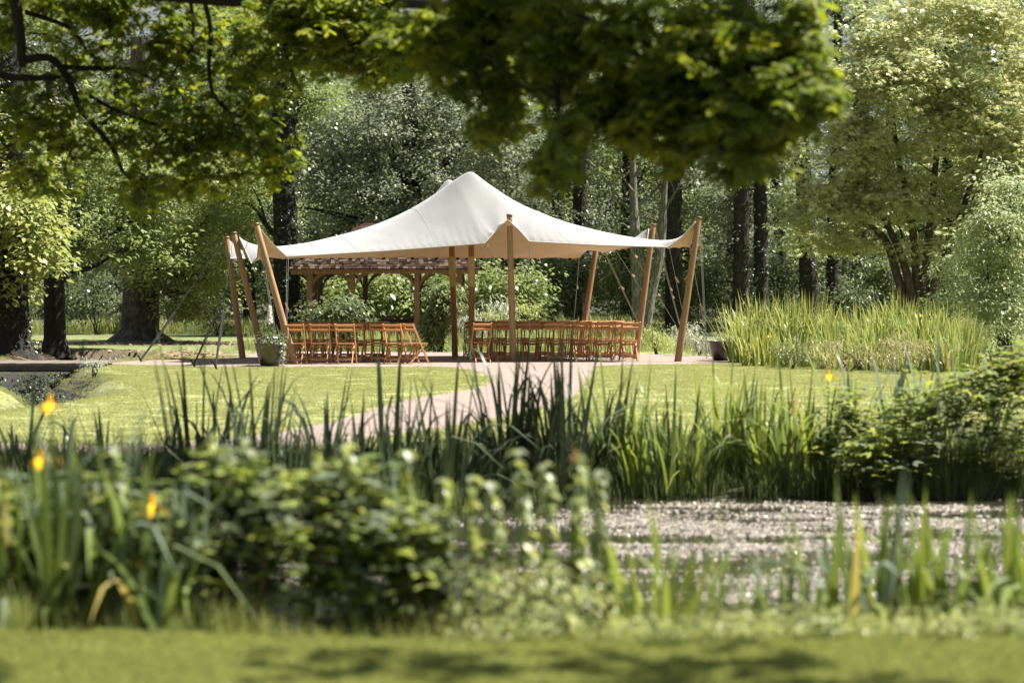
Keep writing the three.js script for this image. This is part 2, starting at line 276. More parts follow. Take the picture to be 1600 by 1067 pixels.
// ---------------------------------------------------------------- stretch tent
const poleM = [wood(0.38, 0.23, 0.12), wood(0.34, 0.195, 0.1), wood(0.43, 0.27, 0.15)];
const tent = thing('stretch_tent', 'cream white stretch tent with two peaks on leaning wooden poles', 'tent');
{
  const NU = 150, NV = 84, W = NU + 1;
  const tips = { C: P(405, 356, 50.8), D: P(793, 343, 52.4), E: P(1087, 346, 52.6), F: P(1014, 356, 54.8), G: P(934, 378, 57.9), A: P(358, 376, 55.4), B: P(374, 370, 52.9) };
  const front = [[0, tips.C], [0.028, P(424, 379, 50.9)], [0.06, P(448, 401, 51.1)], [0.25, P(600, 392, 51.6)], [0.5, P(757, 380, 52.2)], [0.545, P(775, 360, 52.4)], [0.56, tips.D], [0.575, P(810, 358, 52.45)], [0.62, P(827, 377, 52.35)], [0.78, P(940, 383, 52.5)], [0.93, P(1044, 386, 52.6)], [0.97, P(1066, 370, 52.6)], [1, tips.E]];
  const right = [[0, tips.E], [0.08, P(1078, 386, 53.1)], [0.25, P(1046, 388, 53.8)], [0.42, P(1010, 386, 54.5)], [0.47, tips.F], [0.52, P(985, 388, 55.4)], [0.72, P(962, 391, 56.4)], [0.92, P(942, 396, 57.4)], [1, tips.G]];
  const left = [[0, tips.C], [0.09, P(402, 402, 51.3)], [0.3, P(393, 412, 52.2)], [0.45, tips.B], [0.6, P(384, 404, 53.6)], [0.75, P(374, 404, 54.4)], [0.92, P(360, 404, 55.1)], [1, tips.A]];
  const back = [[0, tips.A], [0.05, P(380, 398, 55.8)], [0.12, P(425, 405, 56.1)], [0.45, P(640, 404, 56.9)], [0.8, P(800, 405, 57.5)], [0.94, P(905, 404, 58)], [1, tips.G]];
  const at = (keys, t) => { for (let i = 1; i < keys.length; i++) if (t <= keys[i][0] + 1e-9) { const q = (t - keys[i - 1][0]) / (keys[i][0] - keys[i - 1][0]); return keys[i - 1][1].clone().lerp(keys[i][1], q); } return keys[keys.length - 1][1].clone(); };
  const scal = (p, t, k, a) => { p.y += a * Math.abs(Math.sin(t * k * Math.PI)); return p; };
  const G = new Array(W * (NV + 1));
  for (let i = 0; i <= NU; i++) { G[i] = at(front, i / NU); G[NV * W + i] = scal(at(back, i / NU), i / NU, 13, 0.045); }
  for (let j = 0; j <= NV; j++) { G[j * W] = at(left, j / NV); G[j * W + NU] = scal(at(right, j / NV), j / NV, 12, 0.03); }
  for (let j = 1; j < NV; j++) for (let i = 1; i < NU; i++) {   // Coons patch as the start
    const u = i / NU, v = j / NV, a = G[i].clone().multiplyScalar(1 - v).addScaledVector(G[NV * W + i], v).addScaledVector(G[j * W], 1 - u).addScaledVector(G[j * W + NU], u);
    a.addScaledVector(G[0], -(1 - u) * (1 - v)).addScaledVector(G[NU], -u * (1 - v)).addScaledVector(G[NV * W], -(1 - u) * v).addScaledVector(G[NV * W + NU], -u * v); G[j * W + i] = a;
  }
  for (let it = 0; it < 700; it++) for (let j = 1; j < NV; j++) for (let i = 1; i < NU; i++) {
    const p = G[j * W + i], a = G[j * W + i - 1], b = G[j * W + i + 1], c = G[(j - 1) * W + i], d = G[(j + 1) * W + i];
    for (const k of ['x', 'y', 'z']) p[k] += 1.6 * ((a[k] + b[k] + c[k] + d[k]) / 4 - p[k]);
  }
  const peaks = [[P(736, 269, 53.6), 1.8], [P(701, 281, 55.6), 1.1]];
  const edge = []; for (let i = 0; i <= NU; i += 3) edge.push(G[i].clone(), G[NV * W + i].clone()); for (let j = 0; j <= NV; j += 3) edge.push(G[j * W].clone(), G[j * W + NU].clone());
  const ed = (p) => { let m = 1e9; for (const e of edge) m = Math.min(m, Math.hypot(e.x - p.x, e.z - p.z)); return m; };
  const win = (e) => 1 - Math.exp(-e / 0.95);
  const base = (q) => { let m = 1e9, h = 0; for (const g of G) { const r = Math.hypot(g.x - q.x, g.z - q.z); if (r < m) { m = r; h = g.y; } } return h; };
  const amp = peaks.map(([q]) => (q.y - base(q)) / win(ed(q)));
  for (let j = 1; j < NV; j++) for (let i = 1; i < NU; i++) {
    const p = G[j * W + i], w = win(ed(p)); let s = 0;
    peaks.forEach(([q, L], k) => { const r0 = Math.hypot(p.x - q.x, p.z - q.z), r = Math.sqrt(r0 * r0 + 0.01) - 0.1; s += Math.pow(amp[k] * Math.exp(-r / L), 7); });
    p.y0 = p.y; p.b = Math.pow(s, 1 / 7) * w;
  }
  for (let j = 1; j < NV; j++) for (let i = 1; i < NU; i++) G[j * W + i].y += G[j * W + i].b;
  const idx = [], pos = [], uv = [];
  for (let j = 0; j <= NV; j++) for (let i = 0; i <= NU; i++) { const p = G[j * W + i]; pos.push(p.x, p.y, p.z); uv.push(p.x / 1.5, p.z / 1.5); }
  for (let j = 0; j < NV; j++) for (let i = 0; i < NU; i++) { const a = j * W + i; idx.push(a, a + 1, a + W, a + 1, a + W + 1, a + W); }
  const top = fromTris(pos, idx); top.setAttribute('uv', new THREE.Float32BufferAttribute(uv, 2));
  const under = top.clone(), nn = top.attributes.normal, up = under.attributes.position;
  for (let i = 0; i < up.count; i++) up.setXYZ(i, up.getX(i) - nn.getX(i) * 0.012, up.getY(i) - nn.getY(i) * 0.012, up.getZ(i) - nn.getZ(i) * 0.012);
  part('canopy', top, new THREE.MeshPhysicalMaterial({ color: new THREE.Color().setRGB(0.295, 0.296, 0.298), map: clothTex, roughness: 0.95, transmission: 0.3, thickness: 0, sheen: 0.2, side: THREE.DoubleSide }), tent);
  const lin = part('canopy_lining', under, new THREE.MeshPhysicalMaterial({ color: new THREE.Color().setRGB(0.74, 0.5, 0.28), map: clothTex, roughness: 0.97, transmission: 0.5, thickness: 0, side: THREE.DoubleSide }), tent);
  lin.userData.label = 'tan underside of the canopy';
  const loop = []; for (let i = 0; i < NU; i++) loop.push(G[i]); for (let j = 0; j < NV; j++) loop.push(G[j * W + NU]); for (let i = NU; i > 0; i--) loop.push(G[NV * W + i]); for (let j = NV; j > 0; j--) loop.push(G[j * W]); loop.push(G[0]);
  part('hem', tube(loop.map((p) => v3(p.x, p.y - 0.006, p.z)), [0.013], 5, 1), std(0.42, 0.36, 0.29), tent);
  const seamM = std(0.3, 0.295, 0.285); for (const u of [0.2, 0.38, 0.7, 0.85]) { const i = Math.round(u * NU), pts = []; for (let j = 1; j < NV; j++) { const p = G[j * W + i]; pts.push(v3(p.x, p.y + 0.002, p.z)); } part('seam', tube(pts, [0.0045], 4, 1), seamM, tent); }
  const black = std(0.008, 0.008, 0.007, { roughness: 1 }), ropeM = std(0.3, 0.29, 0.27), blockM = wood(0.4, 0.27, 0.18);
  for (let i = 1; i <= 12; i++) { const p = G[NV * W + Math.round(i / 13 * NU)]; part('attachment_patch', new THREE.SphereGeometry(0.045, 8, 6).scale(1, 1, 0.5).translate(p.x, p.y + 0.01, p.z + 0.02), black, tent); }
  // the outer poles and the two under the peaks
  const pole = (a, b, r0, r1, m) => { const g = part('pole', tube([a, a.clone().lerp(b, 0.5), b], [r0, (r0 + r1) / 2, r1], 12, 3, true), m, tent); part('pole_cap', tube([b.clone().lerp(a, 0.012), b.clone().lerp(a, -0.006)], [r1 + 0.006, r1 + 0.003], 12, 1, true), wood(0.2, 0.1, 0.05), g); return g; };
  const on = (px, py, d) => { const p = P(px, py, d); p.y = H(p.x, d) - 0.02; return p; };
  const pA = P(354, 371, 55.3), pB = P(365, 364, 52.9), pC = P(400, 350, 50.8), pD = P(796, 336, 52.55), pE = P(1092, 340, 52.7), pF = P(1021, 351, 54.9), pG = P(934, 372, 58);
  pole(on(379, 562, 55), pA, 0.075, 0.06, poleM[0]); pole(on(413, 566, 52.9), pB, 0.075, 0.06, poleM[0]); pole(on(461, 571, 50.8), pC, 0.08, 0.062, poleM[2]);
  pole(on(802, 567, 52.6), pD, 0.078, 0.06, poleM[2]).userData.label = 'upright front pole'; pole(on(1059, 567, 52.6), pE, 0.08, 0.064, poleM[0]); pole(on(993, 562, 54.8), pF, 0.075, 0.06, poleM[2]); pole(on(905, 556, 57.6), pG, 0.075, 0.06, poleM[1]);
  for (const [bx, by, d, tx, ty] of [[711, 561, 55.3, 703, 290], [737, 564, 53.6, 736, 276]]) {
    const a = on(bx, by, d), b = P(tx, ty, d), s = P(lerp(bx, tx, 0.42), 448, d), t = P(lerp(bx, tx, 0.6), 401, d);
    const g = pole(a, b, 0.07, 0.06, wood(0.33, 0.145, 0.06)); part('pole_sleeve', tube([s, t], [0.078, 0.076], 12, 1, true), wood(0.6, 0.43, 0.24), g);
  }
  // ropes, straps and their tensioners
  const rope = (a, b, r, m, n = 'guy_rope', sag = 0.02) => part(n, tube([a, a.clone().lerp(b, 0.5).add(v3(0, -sag, 0)), b], [r], 5, 3), m, tent);
  const blockAt = (p, dir) => part('rope_tensioner', bar(p.clone().addScaledVector(dir, -0.09), p.clone().addScaledVector(dir, 0.09), 0.042, 0.022, v3(0.3, 0.2, 1)), blockM, tent);
  const peg = (p) => part('ground_peg', tube([p.clone().add(v3(0.05, -0.08, 0)), p.clone().add(v3(-0.02, 0.1, 0)), p.clone().add(v3(-0.07, 0.16, 0))], [0.02, 0.018], 6, 2, true), black, tent);
  const strap = (a, px, py, d, k = 1) => { const b = P(px, py, d); b.y = H(b.x, d) + 0.06; const m = a.clone().lerp(b, 0.62); rope(a, m, 0.006, black, 'guy_rope', 0); rope(m, b, 0.022 * k, black, 'guy_strap', 0.01); rope(m.clone().add(v3(0.05, 0, 0.02)), b, 0.009, black, 'guy_strap', 0.03); peg(b.clone().add(v3(0, -0.05, 0))); };
  strap(pA, 219, 568, 52.5); strap(pC, 302, 574, 49.6, 0.7); strap(pB, 336, 579, 48.2, 1.1);
  const drop = (a, px, py, d, bk, two = true) => { const b = P(px, py, d); b.y = Math.max(b.y, H(b.x, d)); rope(a, b, 0.0065, ropeM); if (two) rope(a.clone().add(v3(0.035, 0, 0.01)), b.clone().add(v3(0.02, 0, 0)), 0.0055, ropeM); for (const k of bk) { const p = a.clone().lerp(b, k), dir = b.clone().sub(a).normalize(); blockAt(p.add(v3(0.02, 0, 0.02)), dir.applyAxisAngle(v3(0, 0, 1), 0.35)); } };
  drop(P(448, 401, 51.1), 445, 573, 51, [0.46]); drop(pC, 436, 560, 50.6, [], true); drop(P(827, 377, 52.4), 827, 565, 52.6, [], false); drop(P(760, 381, 52.3), 800, 470, 52.6, [0.35], true);
  drop(pE, 1104, 560, 52.9, [0.2], true); drop(P(1078, 386, 53.1), 1110, 556, 54, [0.55], false); drop(P(1046, 388, 53.8), 1080, 548, 56, [0.3], false);
  drop(pG, 1000, 510, 61, [0.55], true); drop(pF, 1062, 508, 60, [0.62, 0.7], true); drop(P(962, 391, 56.4), 1040, 508, 61, [0.32], false); drop(P(905, 404, 58), 897, 500, 62, [0.45], false); drop(P(985, 388, 55.4), 1055, 505, 60, [0.1, 0.6], false);
}

// ---------------------------------------------------------------- folding chairs
const chairWood = [wood(0.64, 0.31, 0.125), wood(0.52, 0.24, 0.095), wood(0.7, 0.37, 0.17)];
function makeChair(m) {                                   // faces -z
  const t = new THREE.Group(); t.name = 'folding_chair';
  const fx = 0.205, rx = 0.165;
  for (const s of [-1, 1]) { part('back_post', bar(v3(s * fx, 0, -0.22), v3(s * fx, 0.875, 0.19), 0.022, 0.038), m, t); part('leg', bar(v3(s * rx, 0, 0.24), v3(s * rx, 0.43, -0.16), 0.02, 0.036), m, t); }
  part('top_rail', new THREE.BoxGeometry(0.388, 0.055, 0.018).rotateX(0.43).translate(0, 0.835, 0.172), m, t);
  part('back_rail', new THREE.BoxGeometry(0.388, 0.05, 0.018).rotateX(0.43).translate(0, 0.735, 0.125), m, t);
  const seat = part('seat', new THREE.BoxGeometry(0.385, 0.02, 0.03).translate(0, 0.441, -0.195), m, t);
  for (let i = 0; i < 5; i++) part('slat', new THREE.BoxGeometry(0.37, 0.016, 0.062).translate(0, 0.44 + 0.003 * (i % 2), -0.14 + i * 0.072), m, seat);
  part('stretcher', new THREE.BoxGeometry(0.388, 0.03, 0.02).translate(0, 0.1, -0.173), m, t); part('stretcher', new THREE.BoxGeometry(0.31, 0.026, 0.02).translate(0, 0.09, 0.156), m, t); part('stretcher', new THREE.BoxGeometry(0.31, 0.026, 0.02).translate(0, 0.37, -0.105), m, t);
  return t;
}
{
  const protos = chairWood.map(makeChair); let first = true;
  const put = (x, d, turn, label, group) => { turn += gauss() * 0.06; const c = pick(protos).clone(); c.name = numbered('folding_chair'); tag(c, label, 'chair', group); c.position.set(x, H(x, d) + 0.027, -d); c.rotation.y = turn; c.scale.setScalar(0.965); scene.add(c); };
  const rowsL = [[50.9, 449, 4], [51.9, 452, 5], [52.9, 449, 5], [53.9, 452, 5], [54.9, 453, 4]];
  rowsL.forEach(([d, px, n], r) => { for (let i = 0; i < n; i++) { if (r === 0 && i === 3) { put(X(617, 51), 51.0, -0.30, 'folding chair at right end of the nearest left row, turned to the right', 'folding chairs left of the aisle'); continue; } put(X(px + 11, d) + i * 0.55 + [0, 0.16, -0.1, 0.22, 0.06][r] + gauss() * 0.03, d + gauss() * 0.03 + i * 0.03, -0.06 + gauss() * 0.05, `folding chair, ${ORD[i]} from left in ${r ? ORD[r] + ' row back' : 'nearest row'}, left of the aisle`, 'folding chairs left of the aisle'); } });
  put(X(649, 51.2), 51.2, -1.0, 'folding chair turned side on at the aisle end of the left block', 'folding chairs left of the aisle');
  const rowsR = [[53.1, 744, 7], [54.0, 741, 7], [54.9, 738, 7], [55.8, 735, 7], [56.7, 732, 7]];
  rowsR.forEach(([d, px, n], r) => { for (let i = 0; i < n; i++) put(X(px, d) + i * 0.545 + 0.09 + [0, 0.13, -0.08, 0.2, 0.05][r] + gauss() * 0.03, (r === 0 && i === 0 ? 52.2 : d) + gauss() * 0.03, 0.1 + gauss() * 0.07 + (r === 0 && i === 0 ? 0.16 : 0), `folding chair, ${ORD[i]} from left in ${r ? ORD[r] + ' row back' : 'nearest row'}, right of the aisle`, 'folding chairs right of the aisle'); });
}

// ---------------------------------------------------------------- gazebo, bench, logs
{
  const d0 = 66, cx = X(606, 68), gz = thing('gazebo', 'open timber gazebo with hipped shingle roof behind the tent', 'gazebo', [cx, H(cx, 68), -68]);
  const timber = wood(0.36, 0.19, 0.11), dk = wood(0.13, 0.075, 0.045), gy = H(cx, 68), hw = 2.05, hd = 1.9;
  const posts = [[-hw, hd], [-hw + 1.18, hd], [hw - 1.16, hd], [hw, hd], [-hw, -hd], [-hw + 1.3, -hd], [hw - 1.25, -hd], [hw, -hd], [-hw, 0], [hw, 0]];
  for (const [x, z] of posts) {
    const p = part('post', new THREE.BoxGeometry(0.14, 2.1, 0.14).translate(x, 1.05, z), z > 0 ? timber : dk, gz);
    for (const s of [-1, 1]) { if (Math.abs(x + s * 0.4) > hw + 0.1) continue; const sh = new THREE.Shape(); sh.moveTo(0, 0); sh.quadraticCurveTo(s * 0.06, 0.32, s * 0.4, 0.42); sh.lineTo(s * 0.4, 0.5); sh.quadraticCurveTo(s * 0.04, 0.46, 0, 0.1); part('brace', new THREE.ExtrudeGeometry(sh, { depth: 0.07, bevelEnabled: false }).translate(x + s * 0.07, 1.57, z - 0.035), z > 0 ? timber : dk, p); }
  }
  part('floor_slab', new THREE.BoxGeometry(4.6, 0.12, 4.2).translate(0, 0.03, 0), std(0.3, 0.25, 0.21, { map: gravelTex }), gz);
  for (const [x0, z0, x1, z1] of [[-hw, hd, hw, hd], [-hw, -hd, hw, -hd], [-hw, -hd, -hw, hd], [hw, -hd, hw, hd]]) part('beam', bar(v3(x0, 2.14, z0), v3(x1, 2.14, z1), 0.12, 0.12, v3(0, 1, 0)), timber, gz);
  // scalloped fascia under the eaves
  const ex = 2.62, ez = 2.45, ey = 2.02, sc = (len) => { const s = new THREE.Shape(), n = Math.round(len / 0.16); s.moveTo(0, 0.1); s.lineTo(0, 0); for (let i = 0; i < n; i++) { const a = len / n * i, w = len / n; s.quadraticCurveTo(a + w / 2, -0.075, a + w, 0); } s.lineTo(len, 0.1); return new THREE.ExtrudeGeometry(s, { depth: 0.022, bevelEnabled: false }); };
  part('scalloped_fascia', sc(2 * ex - 0.2).translate(-ex + 0.1, ey, ez - 0.1), timber, gz);
  part('scalloped_fascia', sc(2 * ez - 0.2).translate(-ez + 0.1, ey, 0).rotateY(-Math.PI / 2).translate(-ex + 0.12, 0, 0), timber, gz);
  part('scalloped_fascia', sc(2 * ez - 0.2).translate(-ez + 0.1, ey, 0).rotateY(-Math.PI / 2).translate(ex - 0.12, 0, 0), timber, gz);
  const ry = 3.42, rxl = 0.7, ridge = [v3(-rxl, ry, 0), v3(rxl, ry, 0)], c = [v3(-ex, ey + 0.1, ez), v3(ex, ey + 0.1, ez), v3(ex, ey + 0.1, -ez), v3(-ex, ey + 0.1, -ez)];
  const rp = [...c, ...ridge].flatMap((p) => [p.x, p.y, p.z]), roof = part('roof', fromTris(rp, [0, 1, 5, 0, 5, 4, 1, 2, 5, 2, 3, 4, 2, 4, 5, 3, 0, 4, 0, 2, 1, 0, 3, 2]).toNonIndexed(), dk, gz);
  roof.geometry.computeVertexNormals();
  const shM = [[0.045, 0.028, 0.021], [0.065, 0.043, 0.033], [0.02, 0.012, 0.009], [0.13, 0.098, 0.08]].map(([r, g, b]) => new THREE.MeshPhysicalMaterial({ color: new THREE.Color().setRGB(r, g, b), map: woodTex, roughness: 1, specularIntensity: 0.15, side: THREE.DoubleSide })), shG = [0.09, 0.11, 0.13].map((w) => new THREE.BoxGeometry(w, 0.022, 0.24));
  const slope = (a, b, r0, r1, rows, max) => {           // shingle courses between the eave a-b and the ridge r0-r1
    let n = 0; const rest = [];
    for (let k = 0; k < rows; k++) { const t = (k + 0.35) / rows, l = a.clone().lerp(r0, t), r = b.clone().lerp(r1, t), L = l.distanceTo(r), dir = r.clone().sub(l).normalize(), upv = r0.clone().add(r1).multiplyScalar(0.5).sub(a.clone().add(b).multiplyScalar(0.5)).normalize(), nor = new THREE.Vector3().crossVectors(dir, upv).normalize(); if (nor.y < 0) nor.negate();
      for (let s = rr(0, 0.1); s < L; s += 0.115) { const p = l.clone().addScaledVector(dir, s).addScaledVector(nor, 0.03 + rr(0, 0.02)); const bm = new THREE.Matrix4().makeBasis(dir, nor, dir.clone().cross(nor)); bm.multiply(new THREE.Matrix4().makeRotationFromEuler(new THREE.Euler(0.07 * (dir.clone().cross(nor).dot(upv) > 0 ? 1 : -1) + gauss() * 0.03, gauss() * 0.06, gauss() * 0.03))).setPosition(p); if (n < max) { const m = part('shingle', pick(shG), pick(shM), roof); m.applyMatrix4(bm); n++; } else rest.push(bm); }
    }
    return rest;
  };
  const rest = [...slope(c[0], c[1], ridge[0], ridge[1], 20, 290), ...slope(c[3], c[0], ridge[0], ridge[0], 20, 0), ...slope(c[1], c[2], ridge[1], ridge[1], 20, 0), ...slope(c[2], c[3], ridge[1], ridge[0], 20, 0)];
  massOf('shingle', shG, shM[1], rest, roof, 0.35, 0.05);
  part('ridge_cap', bar(ridge[0].clone().add(v3(-0.1, 0.03, 0)), ridge[1].clone().add(v3(0.1, 0.03, 0)), 0.16, 0.1, v3(0, 1, 0)), wood(0.13, 0.08, 0.055), roof);

  const bx = X(645, 67.2), bench = thing('garden_bench', 'dark brown high backed wooden bench in the gazebo', 'bench', [bx, H(bx, 67) + 0.09, -67.6]), bm = wood(0.1, 0.05, 0.03);
  part('top_rail', new THREE.BoxGeometry(2.6, 0.06, 0.06).translate(0, 0.72, 0), wood(0.2, 0.11, 0.06), bench);
  for (const x of [-1.27, -0.42, 0.42, 1.27]) part('leg', new THREE.BoxGeometry(0.06, 0.7, 0.06).translate(x, 0.35, 0), bm, bench);
  for (const y of [0.3, 0.42, 0.53, 0.63]) part('back_slat', new THREE.BoxGeometry(2.5, 0.07, 0.025).translate(0, y, 0.012), bm, bench);
  part('seat', new THREE.BoxGeometry(2.6, 0.05, 0.5).translate(0, 0.24, 0.28), bm, bench); for (const x of [-1.27, 1.27]) part('leg', new THREE.BoxGeometry(0.06, 0.24, 0.06).translate(x, 0.12, 0.5), bm, bench);
  const barkL = bark(0.2, 0.11, 0.06), cut = wood(0.62, 0.46, 0.3);
  const log = (px, py, d, r, tilt, label) => { const p = P(px, py, d), L = thing('cut_log', label, 'log', [p.x, p.y, p.z], tilt, 'cut logs in front of the bench'); const g = new THREE.CylinderGeometry(r, r * 1.05, 0.3, 14, 1, true).rotateX(Math.PI / 2); part('bark', g, barkL, L); for (const s of [-1, 1]) part('cut_face', new THREE.CircleGeometry(r, 14).translate(0, 0, 0.15).rotateY(s > 0 ? 0 : Math.PI), cut, L); };
  [[581, 503, 0.14, 0.5, 'round pale log end at the top left of the pile'], [608, 509, 0.13, -0.4, 'pale log end right of the topmost one, above the chair backs'], [597, 525, 0.12, 0.7, 'tan log end seen through the second chair back'], [610, 524, 0.13, -0.6, 'whitish log end seen through the chair back'], [624, 528, 0.12, 0.3, 'small log end left of the turned chair'], [636, 521, 0.12, -0.3, 'log end behind the turned chair back'], [638, 533, 0.13, 0.2, 'lowest tan log end above the turned chair seat']].forEach(([px, py, r, t, l]) => log(px, py, 66.6, r, t, l));
  const rack = thing('log_rack', 'low dark timber rack holding the cut logs', 'rack', [X(610, 66.6), H(-3.3, 66.6) + 0.09, -66.6]);
  for (const y of [0.02, 0.24, 0.46]) part('shelf', new THREE.BoxGeometry(1.3, 0.03, 0.36).translate(0, y, 0), bm, rack); for (const x of [-0.63, 0.63]) part('upright', new THREE.BoxGeometry(0.05, 0.6, 0.36).translate(x, 0.3, 0), bm, rack);
}

// ---------------------------------------------------------------- planters
function pot(px, py, d, r, h, mat, name, label) {
  const p = P(px, py, d), y = H(p.x, d) + 0.02, g = thing(name, label, 'flower pot', [p.x, y, -d]);
  const prof = [[0.0, 0], [r * 0.62, 0], [r * 0.66, 0.02], [r * 0.84, h * 0.4], [r * 0.97, h * 0.8], [r * 0.98, h * 0.9], [r * 1.04, h * 0.93], [r * 1.05, h * 0.985], [r * 1.0, h], [r * 0.92, h * 0.98], [r * 0.9, h * 0.85]].map(([a, b]) => new THREE.Vector2(a, b));
  part('body', new THREE.LatheGeometry(prof, 36), mat, g); part('soil', new THREE.CircleGeometry(r * 0.91, 24).rotateX(-Math.PI / 2).translate(0, h * 0.87, 0), std(0.04, 0.03, 0.02), g);
  return v3(p.x, y + h * 0.87, -d);
}
const glaze = (r, g, b) => new THREE.MeshPhysicalMaterial({ color: new THREE.Color().setRGB(r, g, b), map: barkTex, roughness: 0.4, clearcoat: 0.7, clearcoatRoughness: 0.2, side: THREE.DoubleSide });
{
  const L = [leafOvate(0.07, 0.035), leafOvate(0.05, 0.03)], green = leafMat(0.13, 0.17, 0.07), petalM = std(0.78, 0.77, 0.74, { roughness: 0.8 });
  const flower = (r) => { const gs = []; for (let i = 0; i < 5; i++) gs.push(leafOvate(r, r * 0.8, -0.15).rotateY(i * 1.257)); return mergeGeometries(gs); };
  const a = pot(421, 573, 50, 0.3, 0.47, glaze(0.06, 0.026, 0.018), 'glazed_pot', 'brown glazed flower pot beside the leaning front left tent pole');
  const pl = thing('potted_flowers', 'white flowers and leafy stems spilling from the left pot', 'flowers', [a.x, a.y, a.z]), cg = [cluster(16, 0.1, L), cluster(16, 0.1, L)], ms = [];
  for (let i = 0; i < 46; i++) { const t = rnd() * 6.28, q = rr(0, 0.3); ms.push(mtx(v3(Math.sin(t) * q, rr(0, 0.32) * (1.1 - q * 2), Math.cos(t) * q), 0, rnd() * 6, 0, rr(0.7, 1.3))); }
  for (let i = 0; i < 12; i++) ms.push(mtx(v3(0.26 + rr(-0.05, 0.05), -i * 0.035, 0.12 + rr(-0.06, 0.06)), 0, rnd() * 6, 0, 0.6));
  massOf('foliage', cg, green, ms, pl);
  for (let i = 0; i < 44; i++) { const t = rnd() * 6.28, q = rr(0.05, 0.33), tr = i > 26; part('flower', flower(0.03), petalM, pl).applyMatrix4(tr ? mtx(v3(0.28 + gauss() * 0.06, rr(-0.42, 0.1), 0.16 + gauss() * 0.07), 1.2, rnd() * 2 - 1, 0, 1) : mtx(v3(Math.sin(t) * q, rr(0.03, 0.2), Math.cos(t) * q), 0.4, t, 0, 1)); }
  const spike = part('flower_spike', mergeGeometries(Array.from({ length: 40 }, (_, i) => flower(0.035).applyMatrix4(mtx(v3(Math.sin(i * 2.4) * 0.06 * (1 - i / 50), i * 0.009, Math.cos(i * 2.4) * 0.06 * (1 - i / 50)), 1.1, i * 2.4, 0, 1)))).translate(0, 0.48, 0), std(0.7, 0.64, 0.55), pl); part('stem', tube([v3(0, 0, 0), v3(0, 0.5, 0)], [0.008], 5, 2), std(0.1, 0.14, 0.05), pl);
  const b = pot(1130, 565, 53.4, 0.32, 0.44, glaze(0.035, 0.016, 0.018), 'glazed_pot', 'dark purple brown glazed pot by the iris bed at right');
  const pr = thing('potted_herb', 'pale feathery herb growing in the dark right pot', 'plant', [b.x, b.y, b.z]), mr = [];
  for (let i = 0; i < 60; i++) { const t = rnd() * 6.28, q = rr(0, 0.34); mr.push(mtx(v3(Math.sin(t) * q, rr(0, 0.22), Math.cos(t) * q), 0, rnd() * 6, 0, rr(0.6, 1.1))); }
  massOf('foliage', [cluster(20, 0.09, [leafDiamond(0.04, 0.012), leafDiamond(0.03, 0.012)])], leafMat(0.28, 0.27, 0.17), mr, pr);
}

// ---------------------------------------------------------------- trees
function crownSamples(blobs, size, shell = 0.55, gap = -0.1) {
  const out = [], f = 1 / size;
  for (const [c, r, n] of blobs) for (let i = 0; i < n; i++) {
    const z = rr(-1, 1), a = rnd() * 6.28, q = Math.pow(rnd(), shell / 2 + 0.12), s = Math.sqrt(1 - z * z), k = 1 + 0.55 * N((c.x + Math.cos(a) * s * r.x) * 1.1, (c.y + z * r.y) * 1.1, (c.z + Math.sin(a) * s * r.z) * 1.1) * 1.6;
    const p = v3(c.x + Math.cos(a) * s * r.x * q * k, c.y + z * r.y * q * k, c.z + Math.sin(a) * s * r.z * q * k);
    if (N(p.x * 0.75 * f + 9, p.y * 1.1 * f, p.z * 0.75 * f) + 0.6 * N(p.x * 1.9 * f, p.y * 2.6 * f, p.z * 1.9 * f) < gap) continue;
    out.push(mtx(p, gauss() * 0.3, rnd() * 6.28, gauss() * 0.3, size * rr(0.7, 1.25)));
  }
  return out;
}
const dia = (l, w) => [leafDiamond(l, w, 0.1), leafDiamond(l * 0.8, w * 0.9, 0.18), leafDiamond(l * 1.1, w * 0.85, 0.05)];
const CL = {
  small: [0, 1, 2, 3].map(() => cluster(17, 0.42, dia(0.15, 0.085), 0.3, 0.55)),
  fine: [0, 1, 2].map(() => cluster(22, 0.42, dia(0.17, 0.04), 0.7, 0.7)),
  big: [0, 1, 2, 3].map(() => cluster(13, 0.42, dia(0.19, 0.12), 0.4, 0.55)),
  maple: [0, 1, 2, 3].map(() => cluster(12, 0.4, [leafMaple(0.15, 0.16), leafMaple(0.12, 0.13)], 0.55, 0.28)),
  laurel: [0, 1].map(() => cluster(20, 0.28, [leafOvate(0.16, 0.07, 0.25)], 0.3)),
};
const LM = {
  ivy2: leafMat(0.11, 0.14, 0.05),
  mid: leafMat(0.22, 0.27, 0.08), dark: leafMat(0.17, 0.21, 0.07), grey: leafMat(0.27, 0.295, 0.19), light: leafMat(0.33, 0.365, 0.1), maple: leafMat(0.44, 0.455, 0.2), willow: leafMat(0.38, 0.43, 0.22), ivy: leafMat(0.05, 0.065, 0.025, { transmission: 0.2 }), laurel: leafMat(0.14, 0.17, 0.065), pale: leafMat(0.4, 0.42, 0.3),
};
const BK = { dark: bark(0.03, 0.025, 0.02), brown: bark(0.05, 0.04, 0.033), grey: bark(0.17, 0.155, 0.14), pale: bark(0.3, 0.28, 0.24) };
const B = (px, py, d, rx, ry, rz, n) => [P(px, py, d), v3(rx / F * d, ry / F * d, rz), n];
